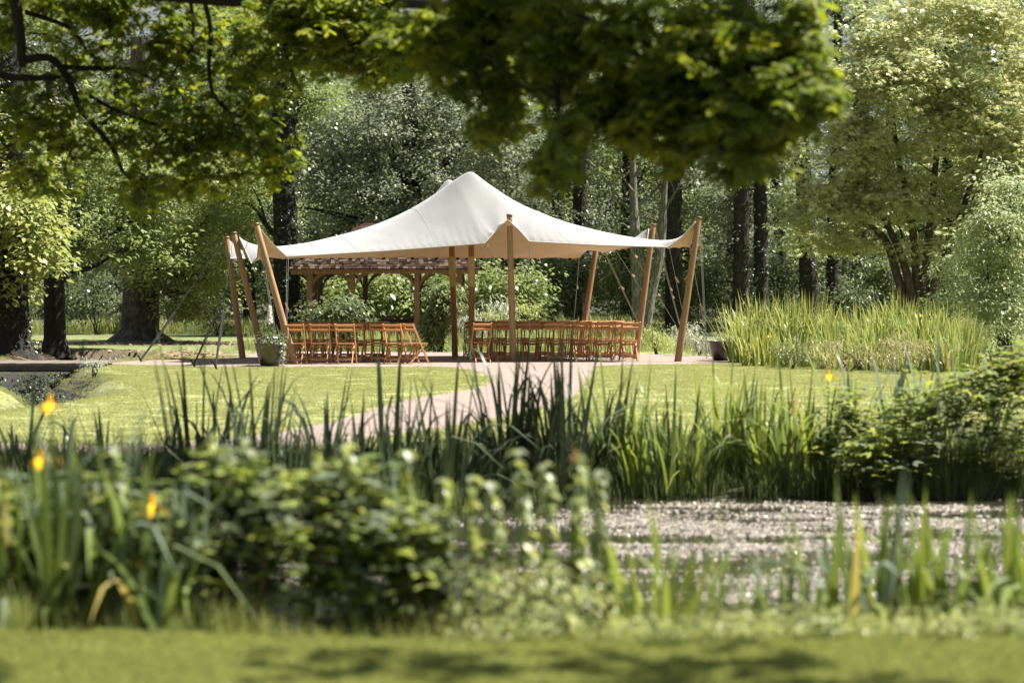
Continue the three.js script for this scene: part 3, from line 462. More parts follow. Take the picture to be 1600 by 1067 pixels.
function tree(name, label, { px, d, r = 0.3, top = 8, flare = 1.6, lean = 0, barkM = BK.brown, blobs = [], geos = CL.small, leaf = LM.mid, size = 1, limbs = 3, group, ivy = 0, cat = 'tree', shell }) {
  const x = X(px, d), y = H(x, d), t = thing(name, label, cat, [x, y, -d], 0, group), o = v3(x, y, -d);
  const pts = [v3(0, -0.15, 0), v3(lean * 0.04, 0.35, 0), v3(lean * 0.2 + gauss() * 0.06, top * 0.3, 0), v3(lean * 0.6 + gauss() * 0.15, top * 0.65, gauss() * 0.2), v3(lean + gauss() * 0.15, top, gauss() * 0.3)];
  const tr = part('trunk', tube(pts, [r * flare, r * 1.12, r, r * 0.82, r * 0.5], 14, 6), barkM, t);
  let k = 0;
  for (const [c, rad] of blobs) { if (k++ >= limbs) break; const e = c.clone().sub(o), h = clamp(e.y - rad.length() * 0.4, top * 0.3, top * 0.92), f = h / top, s = v3(lean * f * f + 0, h, 0), m = s.clone().lerp(e, 0.5).add(v3(0, -0.15 * Math.abs(e.x), gauss() * 0.2)); part('limb', tube([s, m, e], [r * 0.42, r * 0.25, r * 0.08], 7, 4), barkM, t); for (let q = 0; q < 3; q++) { const st = m.clone().lerp(e, q / 3), en = e.clone().add(v3(gauss() * rad.x, rr(-0.3, 0.9) * rad.y, gauss() * rad.z)); part('branch', tube([st, st.clone().lerp(en, 0.5).add(v3(0, 0.15, 0)), en], [r * 0.14, r * 0.08, 0.012], 5, 3), barkM, t); } }
  const local = blobs.map(([c, rad, n]) => [c.clone().sub(o), rad, n]);
  if (local.length) massOf('crown', geos, leaf, crownSamples(local, size, shell), t, 0.2, 0.08);
  if (ivy) { const ms = []; for (let i = 0; i < ivy; i++) { const f = Math.pow(rnd(), 0.8), h = f * top * 0.95, a = rnd() * 6.28, q = r * lerp(1.15, 0.9, f) + rr(0, 0.16); ms.push(mtx(v3(lean * f * f + Math.sin(a) * q, h, Math.cos(a) * q), rr(0.2, 0.9), a, 0, 0.55 * rr(0.7, 1.2))); } massOf('ivy', CL.laurel, LM.ivy, ms, t, 0.25, 0.08); }
  return t;
}
// left edge
tree('oak_tree', 'ivy clad oak with bright yellow green leaves at far left edge', { px: 12, d: 59.5, r: 0.5, top: 8, flare: 1.7, barkM: BK.dark, leaf: LM.light, geos: CL.big, ivy: 260, limbs: 5, blobs: [B(30, 330, 58.5, 75, 45, 1.3, 260), B(-40, 400, 59, 90, 70, 1.5, 260), B(60, 395, 58, 45, 50, 1, 150), B(-10, 300, 60, 120, 60, 2, 300), B(20, 440, 58.6, 45, 30, 0.8, 70), B(-60, 200, 60, 160, 110, 3, 400)] });
tree('field_maple', 'dark stemmed tree with spreading right hand bough behind the footbridge', { px: 85, d: 62, r: 0.26, top: 7, flare: 1.7, barkM: BK.dark, leaf: LM.mid, limbs: 5, blobs: [B(190, 390, 63, 90, 35, 1.5, 260), B(130, 330, 62.5, 90, 55, 1.8, 420), B(230, 330, 64, 80, 50, 1.6, 300), B(70, 380, 62.5, 50, 40, 1, 140), B(120, 250, 63, 130, 70, 2.5, 450), B(240, 270, 64, 110, 60, 2, 350)] });
tree('sycamore_tree', 'broad grey trunk with flared roots left of the tent', { px: 218, d: 72, r: 0.52, top: 9, flare: 2.5, barkM: bark(0.13, 0.11, 0.095), leaf: LM.light, limbs: 5, ivy: 40, blobs: [B(250, 440, 71, 55, 30, 1.2, 170), B(310, 430, 70.5, 60, 50, 1.2, 260), B(290, 480, 70.5, 40, 25, 0.9, 90), B(230, 380, 71, 90, 45, 1.5, 280), B(330, 360, 72, 70, 60, 1.6, 300), B(260, 290, 73, 130, 70, 2.5, 480), B(370, 300, 73, 70, 60, 2, 260)] });
tree('ivy_tree', 'tall black ivy covered trunk standing left behind the tent', { px: 449, d: 70, r: 0.36, top: 9.5, flare: 1.3, barkM: BK.dark, leaf: LM.mid, limbs: 4, ivy: 420, blobs: [B(400, 330, 71, 60, 60, 1.5, 260), B(480, 150, 71, 90, 50, 2, 260), B(380, 180, 71, 90, 70, 2, 260), B(420, 60, 71, 160, 80, 3, 480)] });
tree('holm_oak', 'large grey green tree filling the middle behind the tent peaks', { px: 640, d: 82, r: 0.4, top: 9, barkM: BK.dark, leaf: LM.grey, geos: CL.small, limbs: 8, blobs: [B(560, 330, 80, 100, 70, 2, 700), B(700, 340, 80, 110, 70, 2, 700), B(600, 220, 81, 130, 80, 2.5, 900), B(740, 210, 81, 110, 90, 2.5, 800), B(500, 260, 81, 70, 80, 2, 480), B(640, 100, 82, 200, 90, 3, 1000), B(800, 300, 82, 90, 90, 2, 500), B(600, 400, 80, 130, 50, 1.6, 500)] });
tree('beech_tree', 'dim green tree growing behind the gazebo', { px: 620, d: 76, r: 0.2, top: 3.2, barkM: BK.dark, leaf: LM.mid, geos: CL.big, limbs: 4, blobs: [B(560, 450, 75, 70, 45, 1.4, 260), B(640, 460, 75.5, 90, 40, 1.4, 320), B(760, 450, 76, 80, 50, 1.6, 320), B(690, 440, 76, 60, 50, 1.4, 200), B(820, 460, 76, 60, 40, 1.2, 160)] });
// the bare tree right of the tent
{
  const px = 1002, d = 73, x = X(px, d), y = H(x, d), t = thing('dead_tree', 'pale lichen grey twin stemmed dead tree with bare twigs behind tent corner', 'tree', [x, y, -d]), o = v3(x, y, -d), L = (a, b) => P(a, b, d).sub(o);
  part('trunk', tube([L(1000, 510), L(997, 440), L(993, 380), L(990, 320), L(988, 250), L(980, 190)], [0.24, 0.2, 0.18, 0.13, 0.09, 0.03], 10, 5), BK.pale, t);
  part('trunk', tube([L(1006, 510), L(1018, 450), L(1030, 400), L(1036, 340), L(1040, 280), L(1050, 220)], [0.22, 0.18, 0.15, 0.12, 0.07, 0.02], 10, 5), BK.pale, t);
  for (const s of [[[990, 340], [960, 300], [930, 262]], [[992, 370], [975, 350], [955, 355]], [[988, 290], [1000, 255], [1008, 225]], [[988, 300], [970, 270], [965, 230]], [[1038, 330], [1060, 290], [1078, 255]], [[1038, 310], [1025, 280], [1022, 240]], [[990, 330], [1010, 310], [1028, 295]], [[1036, 350], [1010, 340], [985, 345]], [[960, 300], [955, 320], [968, 350]], [[930, 262], [915, 250], [905, 252]], [[1060, 290], [1075, 285], [1085, 290]]]) {
    const pts = s.map(([a, b]) => L(a, b).add(v3(0, 0, gauss() * 0.3))); const br = part('branch', tube(pts, [0.05, 0.03, 0.012], 5, 4), BK.pale, t);
    for (let i = 0; i < 6; i++) { const st = pts[1].clone().lerp(pts[2], rr(-0.6, 1)), en = st.clone().add(v3(gauss() * 0.5, rr(0, 0.7), gauss() * 0.4)); part('twig', tube([st, st.clone().lerp(en, 0.5).add(v3(0.05, 0.04, 0)), en], [0.014, 0.01, 0.005], 4, 2), BK.pale, br); }
  }
}
// dark stems of the wood on the right
const stems = [[1052, 80, 0.26, 0.2, 'dark stem rising right behind the pale dead tree'], [1158, 79, 0.25, 0, 'dark straight trunk above the iris bed, left of a pair'], [1189, 80, 0.23, -0.3, 'dark straight trunk above the iris bed, right of a pair'], [1268, 82, 0.3, -1.1, 'thick dark trunk leaning left above the iris bed'], [1300, 84, 0.2, 0.2, 'thin dark trunk right of the leaning one'], [1345, 86, 0.3, 0, 'dark trunk behind the left side of the yellow green maple'], [905, 84, 0.24, 0.1, 'dark trunk behind the right slope of the tent'], [870, 86, 0.2, -0.2, 'slim dark trunk behind the tent, left of its twin']];
stems.forEach(([px, d, r, lean, label], i) => tree('woodland_tree', label, { px, d, r, lean, top: 14.5, flare: 1.25, barkM: BK.brown, leaf: [LM.mid, LM.grey, LM.dark][i % 3], limbs: 3, ivy: 230, group: 'dark stems of the wood', blobs: px > 1200 && px < 1320 ? [B(px - 20, 330, d + 2, 60, 45, 1.6, 120), B(px - 10, 130, d + 1, 60, 90, 1.4, 26), B(px + 60, 0, d + 1, 80, 35, 1.6, 110)] : [B(px + rr(-50, 50), 130, d + 1, 80, 70, 2, 200), B(px + rr(-60, 60), 230, d + 1, 60, 50, 1.8, 150), B(px + rr(-70, 70), 40, d + 1, 110, 80, 2.4, 300), B(px + rr(-60, 60), 330, d + 2, 50, 40, 1.6, 90)] }));
// the maple and the willow on the right
{
  const px = 1437, d = 66, x = X(px, d), y = H(x, d), t = thing('maple_tree', 'many stemmed yellow green maple rising over the iris bed at right', 'tree', [x, y, -d]), o = v3(x, y, -d), L = (a, b, dz = 0) => P(a, b, d + dz).sub(o), m = bark(0.16, 0.12, 0.09);
  for (const s of [[[1430, 500], [1420, 440], [1405, 390], [1360, 300], [1320, 200]], [[1436, 500], [1432, 430], [1425, 350], [1400, 230], [1390, 110]], [[1442, 500], [1447, 420], [1455, 330], [1465, 200], [1460, 70]], [[1446, 500], [1462, 440], [1485, 380], [1520, 280], [1550, 180]], [[1425, 500], [1402, 430], [1380, 370], [1310, 330], [1250, 290]]]) part('trunk', tube(s.map(([a, b], i) => L(a, b, gauss() * 0.2 * i)), [0.14, 0.12, 0.1, 0.07, 0.03], 8, 4), m, t);
  for (let i = 0; i < 34; i++) { const a = [rr(1330, 1520), rr(120, 380)], st = L(...a, gauss() * 0.5), en = L(a[0] + gauss() * 80, a[1] - rr(20, 90), gauss() * 1.2); part('branch', tube([st, st.clone().lerp(en, 0.5), en], [0.028, 0.018, 0.008], 4, 3), m, t); }
  const bl = [[1470, 60, 110, 55, 380], [1400, 110, 110, 60, 420], [1340, 150, 70, 55, 170], [1320, 235, 70, 55, 180], [1380, 220, 90, 70, 340], [1480, 170, 110, 80, 480], [1560, 140, 80, 80, 300], [1420, 310, 90, 55, 280], [1340, 310, 90, 50, 240], [1520, 280, 90, 70, 340], [1280, 300, 60, 35, 100], [1250, 350, 50, 25, 70], [1590, 230, 70, 70, 240], [1330, 385, 60, 25, 90], [1440, 380, 70, 30, 140], [1240, 220, 40, 30, 30], [1290, 370, 60, 30, 90], [1390, 330, 80, 40, 160], [1530, 350, 80, 50, 180], [1430, 15, 90, 45, 220], [1540, 30, 90, 55, 260], [1600, 110, 60, 80, 220], [1350, 70, 70, 45, 150], [1600, 300, 50, 60, 160], [1260, 240, 60, 40, 90]].map(([a, b, c, e, n]) => { const q = B(a, b, d + gauss() * 0.8, c, e, 1.3, n); q[0].sub(o); return q; });
  massOf('crown', CL.maple, LM.maple, crownSamples(bl, 0.95, 1.1), t, 0.22, 0.08);
}
tree('willow_tree', 'silvery grey green willow spilling down at right edge', { px: 1570, d: 58, r: 0.16, top: 3.2, barkM: BK.brown, leaf: LM.willow, size: 0.85, geos: [CL.small[0], CL.fine[0], CL.small[1]], limbs: 5, blobs: [B(1560, 360, 57.5, 70, 50, 1.1, 330), B(1540, 430, 57.5, 70, 60, 1.1, 380), B(1590, 300, 58, 60, 50, 1, 240), B(1570, 490, 57.5, 60, 40, 1, 220), B(1620, 400, 58, 70, 90, 1.2, 300), B(1495, 470, 57.6, 35, 25, 0.6, 70)] });
// the wood behind: trees one by one, two ranks deep, and a far mass
const adj = ['mid green', 'dark green', 'grey green', 'fresh green', 'deep green'];
[[-20, 88], [90, 95], [190, 90], [300, 96], [390, 89], [490, 97], [580, 103], [700, 98], [800, 92], [890, 99], [980, 90], [1070, 97], [1150, 91], [1215, 100], [1390, 98], [1480, 92], [1570, 99], [1640, 90]].forEach(([px, d], i) => {
  const tall = i !== 13, bl = [];
  for (let k = 0; k < 9; k++) bl.push(B(px + gauss() * 70, lerp(430, -30, k / 8) + gauss() * 15, d + gauss() * 1.5, rr(55, 100), rr(40, 65), rr(1.4, 2.6), 210));
  tree('woodland_tree', `${adj[i % 5]} tree of the wood behind, ${ORD[i]} from the left`, { px, d, r: rr(0.2, 0.36), top: tall ? 15 : 9, barkM: BK.dark, leaf: [LM.mid, LM.dark, LM.grey, LM.mid, LM.dark][i % 5], size: 1.25, limbs: 4, group: 'trees of the wood behind', blobs: px > 1140 && px < 1420 ? bl.filter((b, k) => k < 4) : bl });
});
{
  const ms = [];
  for (let i = 0; i < 9000; i++) { const d = rr(112, 135), px = rr(-350, 1950), gap = Math.exp(-(((px - 1290) / 85) ** 2)), hi = lerp(15.5, 4.5, gap) * (0.85 + 0.3 * N(px * 0.012, 2.2)), y = Math.pow(rnd(), 0.9) * hi; ms.push(mtx(v3(X(px, d), y, -d), gauss() * 0.4, rnd() * 6.28, gauss() * 0.4, rr(2, 3.2))); }
  const m = massOf('distant_wood', CL.small, LM.dark, ms, scene, 0.3, 0.1);
  scene.children.filter((o) => o.name === 'distant_wood').forEach((o) => { o.userData.label = 'far dark wood closing the view behind the trees'; });
}
// undergrowth shrubs at the wood's edge
const shrub = (px, d, w, h, leaf, geos, n, label, size = 0.8, base = 0.1) => { const x = X(px, d), y = H(x, d), o = v3(x, y, -d), t = thing('shrub', label, 'shrub', [x, y, -d], 0, 'shrubs and undergrowth'); for (let i = 0; i < (h > 1.2 ? 5 : 3); i++) part('stem', tube([v3(gauss() * 0.1, 0, gauss() * 0.1), v3(gauss() * w * 0.1, h * 0.3, gauss() * 0.1), v3(gauss() * w * 0.2, h * 0.65, gauss() * 0.2)], [0.02, 0.015, 0.006], 5, 3), BK.brown, t); const bl = []; for (let k = 0; k < 6; k++) bl.push([v3(gauss() * w * 0.35, base + h * rr(0.25, 0.78), gauss() * w * 0.25), v3(w * rr(0.25, 0.4), h * rr(0.2, 0.3), w * 0.3), Math.round(n / 6)]); massOf('crown', geos, leaf, crownSamples(bl, size), t, 0.22, 0.08); return t; };
[[40, 84, 'behind the left oak'], [150, 82, 'between the two left trunks'], [270, 84, 'right of the flared grey trunk'], [340, 80, 'left of the ivy trunk'], [480, 82, 'right of the ivy trunk'], [560, 82, 'behind the gazebo on its left'], [760, 80, 'right behind the gazebo'], [835, 79, 'behind the front tent pole'], [900, 81, 'beneath the right slope of the tent'], [960, 80, 'left of the dead tree'], [1080, 82, 'right of the dead tree'], [1120, 84, 'left of the paired dark trunks'], [1215, 85, 'between the paired trunks and the leaning one'], [1320, 84, 'right of the leaning trunk'], [1380, 80, 'left below the maple'], [1480, 78, 'behind the maple stems'], [1560, 80, 'behind the willow']].forEach(([px, d, where], i) => shrub(px, d, rr(2.4, 3.2), rr(2.3, 3.6), [LM.dark, LM.ivy2, LM.laurel][i % 3], i % 3 === 2 ? CL.laurel : CL.small, 210, `leafy ${['mid green', 'dark', 'glossy'][i % 3]} undergrowth shrub ${where}`, 0.95));
shrub(525, 62.5, 1.7, 1.25, LM.laurel, CL.laurel, 260, 'glossy green laurel bush in front of the gazebo at left', 0.8);
shrub(690, 61.5, 1.05, 1.75, LM.dark, CL.laurel, 300, 'dark rounded bush between the gazebo and the peak poles', 0.75, 0);
shrub(752, 64, 1.1, 1.35, LM.pale, CL.fine, 150, 'pale silvery bush right of the two peak poles', 0.7, 0);
shrub(800, 70, 1.6, 1.5, LM.light, CL.small, 120, 'yellow green bush behind the front centre pole', 0.7);
shrub(1090, 57.5, 1.4, 0.85, LM.pale, CL.fine, 110, 'pale low bush beside the right tent pole', 0.6, 0);
shrub(1025, 59.5, 1.3, 0.7, LM.light, CL.fine, 90, 'light green low plant by the rear right pole', 0.6, 0);

// ---------------------------------------------------------------- grasses
function tuft(n, R, h, w, lean) { const gs = []; for (let i = 0; i < n; i++) { const a = rnd() * 6.28, q = Math.sqrt(rnd()) * R; gs.push(blade(h * rr(0.6, 1.2), w, lean * rr(0.2, 1), rr(0, 0.6), 2).rotateY(rnd() * 6.28).translate(Math.sin(a) * q, 0, Math.cos(a) * q)); } return mergeGeometries(gs); }
{
  const lawnT = [0, 1, 2].map(() => tuft(46, 0.16, 0.035, 0.006, 0.6)), lawnM = leafMat(0.38, 0.39, 0.15, { clearcoat: 0.15, clearcoatRoughness: 0.5 });
  const lawn = (list, d0, d1, spread, n) => { for (let i = 0; i < n; i++) { const d = Math.sqrt(rr(d0 * d0, d1 * d1)), x = rr(-1, 1) * d * spread, h = H(x, d); if (d > 14 && (h < -0.36 || onPath(x, d))) continue; if (d < 14 && d > nearEdge(x) - 1.35) continue; if (d > 50 && groundColor(x, d, 0)[0] < 0.16 && rnd() < 0.5) continue; list.push(mtx(v3(x, h - 0.004, -d), 0, rnd() * 6.28, 0, rr(0.7, 1.15))); } return list; };
  const nearM = leafMat(0.28, 0.305, 0.08, { clearcoat: 0.08 }); massOf('lawn_grass', lawnT, lawnM, lawn([], 24, 58, 0.235, 34000), scene, 0.12, 0.05);
  massOf('lawn_grass', lawnT, nearM, lawn([], 8.5, 12, 0.25, 5200), scene, 0.16, 0.06);
  scene.children.filter((o) => o.name === 'lawn_grass').forEach((o, i) => { o.userData.label = i < 3 ? 'short mown grass of the lawn round the tent' : 'short mown grass in front of the pond'; });
  const mT = [0, 1, 2].map(() => tuft(26, 0.25, 0.5, 0.018, 0.7)), mM = leafMat(0.36, 0.4, 0.14), ms = [];
  for (let i = 0; i < 9000; i++) { const d = rr(58, 84), px = rr(-120, 1720), x = X(px, d); if (onPath(x, d) || Math.abs(x - X(606, 68)) < 2.6 && Math.abs(d - 68) < 2.5) continue; const e0 = lerp(63, 59, sstep(px, 330, 440)), edge = sstep(d, e0, e0 + 6 + 2 * N(x * 0.4, 3)); if (groundColor(x, d, 0)[0] > 0.14 && d > 64) continue; if (rnd() > edge + 0.1) continue; ms.push(mtx(v3(x, H(x, d) - 0.01, -d), 0, rnd() * 6.28, 0, lerp(0.45, 1.35, edge) * rr(0.7, 1.2))); }
  massOf('meadow_grass', mT, mM, ms, scene, 0.18, 0.1);
  scene.children.filter((o) => o.name === 'meadow_grass').forEach((o) => { o.userData.label = 'tall unmown meadow grass between the court and the wood'; });
  const dm = []; for (let i = 0; i < 420; i++) { const d = rr(41, 57), x = channelX(d) + gauss() * 0.75; if (onPath(x, d) || (d > 49 && d < 51.5)) continue; dm.push(mtx(v3(x, H(x, d) + rr(0, 0.08), -d), 0, rnd() * 6.28, 0, rr(0.45, 0.9))); }
  massOf('ditch_plants', [CL.laurel[0], cluster(24, 0.25, dia(0.16, 0.045), 0.5, 0.7)], leafMat(0.045, 0.055, 0.03, { transmission: 0.2, clearcoat: 0.25 }), dm, scene, 0.35, 0.15);
  scene.children.filter((o) => o.name === 'ditch_plants').forEach((o) => { o.userData.label = 'dark low growth filling the ditch under the footbridge'; });
  // leaf litter under the left trees
  const lit = []; for (let i = 0; i < 5000; i++) { const x = rr(-15.5, -7), d = rr(51.5, 74); if (rnd() > sstep(groundColor(x, d, 0)[0] - groundColor(x, d, 0)[1], -0.01, 0.03)) continue; if (onPath(x, d) || Math.abs(x - channelX(d)) < 2.1 && d < 58) continue; lit.push(mtx(v3(x, H(x, d) + 0.012, -d), gauss() * 0.5, rnd() * 6.28, gauss() * 0.5, rr(0.7, 1.6))); }
  massOf('leaf_litter', [leafOak(0.1, 0.06)], std(0.28, 0.19, 0.12), lit, scene, 0.35, 0.15).userData.label = 'dry brown fallen leaves under the left trees';
}
// ---------------------------------------------------------------- iris leaves: sets of blades shared by all clumps
const IB = [blade(1, 0.03, 0.12, 0), blade(1, 0.034, 0.3, 0.2), blade(1, 0.028, 0.05, 0), blade(1, 0.03, 0.35, 1.1), blade(1, 0.026, 0.22, 0.5), blade(1, 0.036, 0.18, 0), blade(1, 0.03, 0.5, 1.6), blade(1, 0.024, 0.3, 0)];
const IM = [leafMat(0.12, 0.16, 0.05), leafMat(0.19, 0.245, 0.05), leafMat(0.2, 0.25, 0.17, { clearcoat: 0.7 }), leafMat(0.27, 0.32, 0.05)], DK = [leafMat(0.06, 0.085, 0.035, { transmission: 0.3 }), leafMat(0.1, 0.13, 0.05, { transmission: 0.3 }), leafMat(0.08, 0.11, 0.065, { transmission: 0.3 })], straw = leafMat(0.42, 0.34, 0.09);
const yellow = leafMat(0.85, 0.5, 0.02, { clearcoat: 0.1, transmission: 0.12 }), stemM = std(0.1, 0.15, 0.05);
const petalG = leafOvate(0.075, 0.05, 0.7), standG = leafOvate(0.045, 0.022, -0.3);
function irisFlower(parent, x, h, z, s = 1) {
  part('stem', tube([v3(x * 0.5, 0, z * 0.5), v3(x * 0.8, h * 0.5, z * 0.8), v3(x, h, z)], [0.007, 0.006], 5, 3), stemM, parent);
  const f = part('flower', new THREE.SphereGeometry(0.014 * s, 8, 6).translate(x, h, z), yellow, parent);
  for (let i = 0; i < 3; i++) { part('petal', petalG, yellow, f).applyMatrix4(mtx(v3(x, h + 0.01, z), 0.1, i * 2.09, 0, s)); part('petal', standG, yellow, f).applyMatrix4(mtx(v3(x, h + 0.01, z), -1.1, i * 2.09 + 1.05, 0, s)); }
}
function irisClump(name, label, x, d, n, hgt, spread, group, { mats = IM, wscale = 1.9, yellowing = 0.012, asStuff = false, drop = 0.05 } = {}) {
  const y = H(x, d) - drop, t = thing(name, label, 'iris', [x, y, -d], 0, group), ms = [];
  for (let i = 0; i < n; i++) {
    const a = rnd() * 6.28, q = Math.sqrt(rnd()) * spread, h = hgt * rr(0.55, 1.12), m = mtx(v3(Math.sin(a) * q, 0, Math.cos(a) * q * 0.7), rr(0, 0.12) + (rnd() < 0.2 ? rr(0.1, 0.4) : 0), a + gauss() * 0.9, gauss() * 0.09, v3(wscale * rr(0.75, 1.2), h, h));
    if (asStuff) ms.push(m); else part('leaf', pick(IB), rnd() < yellowing ? straw : pick(mats), t).applyMatrix4(m);
  }
  if (asStuff) massOf('leaves', IB.slice(0, 6), mats[0], ms, t, 0.2, 0.12);
  return t;
}
// far bank: dark clumps on the left, greener ones on the right
{
  const px0 = [-60, 30, 100, 175, 245, 300, 345, 400, 450, 505, 560, 610, 655, 700, 745, 790, 835, 880, 925];
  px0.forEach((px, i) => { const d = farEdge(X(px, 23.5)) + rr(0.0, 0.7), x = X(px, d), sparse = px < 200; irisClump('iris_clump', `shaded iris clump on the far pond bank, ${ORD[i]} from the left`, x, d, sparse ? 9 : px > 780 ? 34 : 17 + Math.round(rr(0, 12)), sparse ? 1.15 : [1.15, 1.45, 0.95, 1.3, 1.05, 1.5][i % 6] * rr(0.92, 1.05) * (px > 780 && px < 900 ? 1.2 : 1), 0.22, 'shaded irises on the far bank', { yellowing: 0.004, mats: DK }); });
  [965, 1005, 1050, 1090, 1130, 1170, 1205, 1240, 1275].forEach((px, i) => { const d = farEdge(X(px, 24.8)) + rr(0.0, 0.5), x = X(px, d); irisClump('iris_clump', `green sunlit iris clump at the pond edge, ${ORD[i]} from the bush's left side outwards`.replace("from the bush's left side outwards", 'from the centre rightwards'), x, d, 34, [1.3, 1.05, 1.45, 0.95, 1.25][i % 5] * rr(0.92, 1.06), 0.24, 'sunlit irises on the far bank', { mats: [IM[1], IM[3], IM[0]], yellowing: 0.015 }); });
  [[1330, 'left'], [1385, 'second'], [1425, 'third'], [1455, 'fourth'], [1500, 'fifth'], [1560, 'rightmost']].forEach(([px, w]) => irisClump('iris_clump', `grey green iris leaves poking above the bramble bank, ${w} group`, X(px, 26.2), 26.2, 9, 1.2, 0.16, 'irises behind the bramble bank', { mats: [IM[2], IM[1]], drop: -0.12 }));
  const one = irisClump('iris_plant', 'single yellow iris flower before the lawn, left of the bramble bank', X(1295, 25.6), 25.6, 6, 0.95, 0.08, null, { mats: [IM[1]] }); irisFlower(one, 0, EYE - (587 - HORIZON) / F * 25.6 - one.position.y, 0, 1.3);
}
// the sunlit iris bed beyond the lawn
{
  const mats = [leafMat(0.33, 0.35, 0.08), leafMat(0.28, 0.32, 0.085)];
  let k = 0;
  for (const [px, d, n, h] of [[1168, 55, 60, 1.35], [1170, 52.5, 90, 1.45], [1200, 54, 110, 1.6], [1235, 52, 120, 1.55], [1265, 53.5, 120, 1.6], [1300, 51.5, 110, 1.35], [1340, 52.5, 100, 1.3], [1375, 50.5, 100, 1.45], [1405, 51.5, 110, 1.6], [1440, 50, 110, 1.45], [1475, 51, 100, 1.4], [1505, 49.5, 70, 1.2], [1190, 50.4, 70, 0.95], [1250, 49.6, 80, 0.9], [1310, 48.6, 80, 0.9], [1370, 47.8, 80, 0.95], [1430, 47.2, 80, 0.95], [1490, 46.8, 70, 1.0]]) {
    const x = X(px, d), t = irisClump('iris_clump', `yellow green iris clump in the sunlit bed, ${k < 12 ? ORD[k] + ' from the left at the back' : ORD[k - 12] + ' from the left at the front'}`, x, d, Math.round(n * 1.5), h, 0.45, 'sunlit iris bed by the lawn', { mats: [mats[k % 2]], asStuff: true, wscale: 1.7 });
    if (k % 3 === 0) irisFlower(t, gauss() * 0.2, h * rr(0.5, 0.8), 0.3, 0.75); k++;
  }
  shrub(1330, 47, 1.9, 0.75, leafMat(0.32, 0.28, 0.15), CL.fine, 90, 'brownish feathery plant at the front of the iris bed, left one', 0.45, 0);
  shrub(1420, 46.4, 1.9, 0.8, leafMat(0.34, 0.29, 0.15), CL.fine, 110, 'brownish feathery plant at the front of the iris bed, right one', 0.45, 0);
  shrub(1240, 48.6, 1.6, 0.55, leafMat(0.14, 0.16, 0.06), CL.fine, 70, 'low green herb before the iris bed beside the dark pot', 0.45, 0);
  shrub(1545, 53, 1.2, 0.9, LM.dark, CL.fine, 90, 'dark low growth under the willow', 0.5, 0);
  shrub(150, 45.5, 0.9, 0.45, LM.pale, CL.fine, 60, 'silvery fern on the ditch bank below the footbridge', 0.35, 0);
}

// ---------------------------------------------------------------- bramble banks
const BR = [leafOvate(0.075, 0.052), leafOvate(0.065, 0.042, 0.3), leafOvate(0.085, 0.05, 0.1)], brM = [leafMat(0.1, 0.135, 0.035), leafMat(0.2, 0.26, 0.04), leafMat(0.16, 0.195, 0.11, { clearcoat: 0.9 }), leafMat(0.32, 0.37, 0.045)];
const trifoil = [0, 1, 2].map(() => { const gs = []; for (let k = -1; k <= 1; k++) gs.push(pick(BR).clone().rotateX(gauss() * 0.2).rotateY(k * 1.15 + gauss() * 0.1).translate(k * 0.01, 0, 0.015)); return mergeGeometries(gs); });
function bramble(name, label, blobs, dist, nAlone, cat = 'bush', mats = brM, geos = trifoil, size = 1) {
  const c0 = blobs[0][0], y0 = H(c0.x, -c0.z), t = thing(name, label, cat, [c0.x, y0, c0.z]), o = t.position.clone();
  const ms = crownSamples(blobs.map(([c, r, n]) => [c.clone().sub(o), r, Math.round(n * 1.1)]), size, 0.75, -0.55);
  for (let i = 0; i < 14; i++) { const [c, r] = pick(blobs), e = c.clone().sub(o).add(v3(gauss() * r.x, rr(0.2, 1) * r.y, gauss() * r.z)), s = v3(e.x * 0.6, -0.1, e.z * 0.5); part('stem', tube([s, s.clone().lerp(e, 0.6).add(v3(0, 0.15, 0)), e], [0.009, 0.007, 0.004], 5, 4), std(0.12, 0.09, 0.05), t); }
  ms.sort((a, b) => b.elements[14] - a.elements[14] + (rnd() - 0.5) * 0.3);
  ms.slice(0, nAlone).forEach((m) => part('leaf', pick(geos), pick(mats), t).applyMatrix4(m));
  const rest = ms.slice(nAlone); mats.forEach((mat, k) => massOf('leaves', geos, mat, rest.filter((_, i) => i % mats.length === k), t, 0.2, 0.1));
  return t;
}
bramble('bramble_bush', 'leafy bramble bank with sunlit top on the far shore at right', [B(1400, 690, 24.9, 110, 55, 0.55, 330), B(1330, 650, 25.2, 55, 60, 0.5, 200), B(1500, 640, 25.2, 110, 50, 0.6, 380), B(1590, 600, 25.4, 70, 55, 0.6, 280), B(1580, 690, 25, 90, 70, 0.5, 260), B(1440, 640, 25.5, 80, 40, 0.5, 220), B(1350, 715, 24.7, 60, 45, 0.4, 130), B(1560, 585, 25.4, 60, 35, 0.5, 160), B(1470, 605, 25.3, 70, 30, 0.5, 150), B(1600, 555, 25.5, 40, 30, 0.4, 90)], 25, 280, 'bush', [brM[3], brM[1], leafMat(0.32, 0.36, 0.06), brM[2]], trifoil, 1.15);

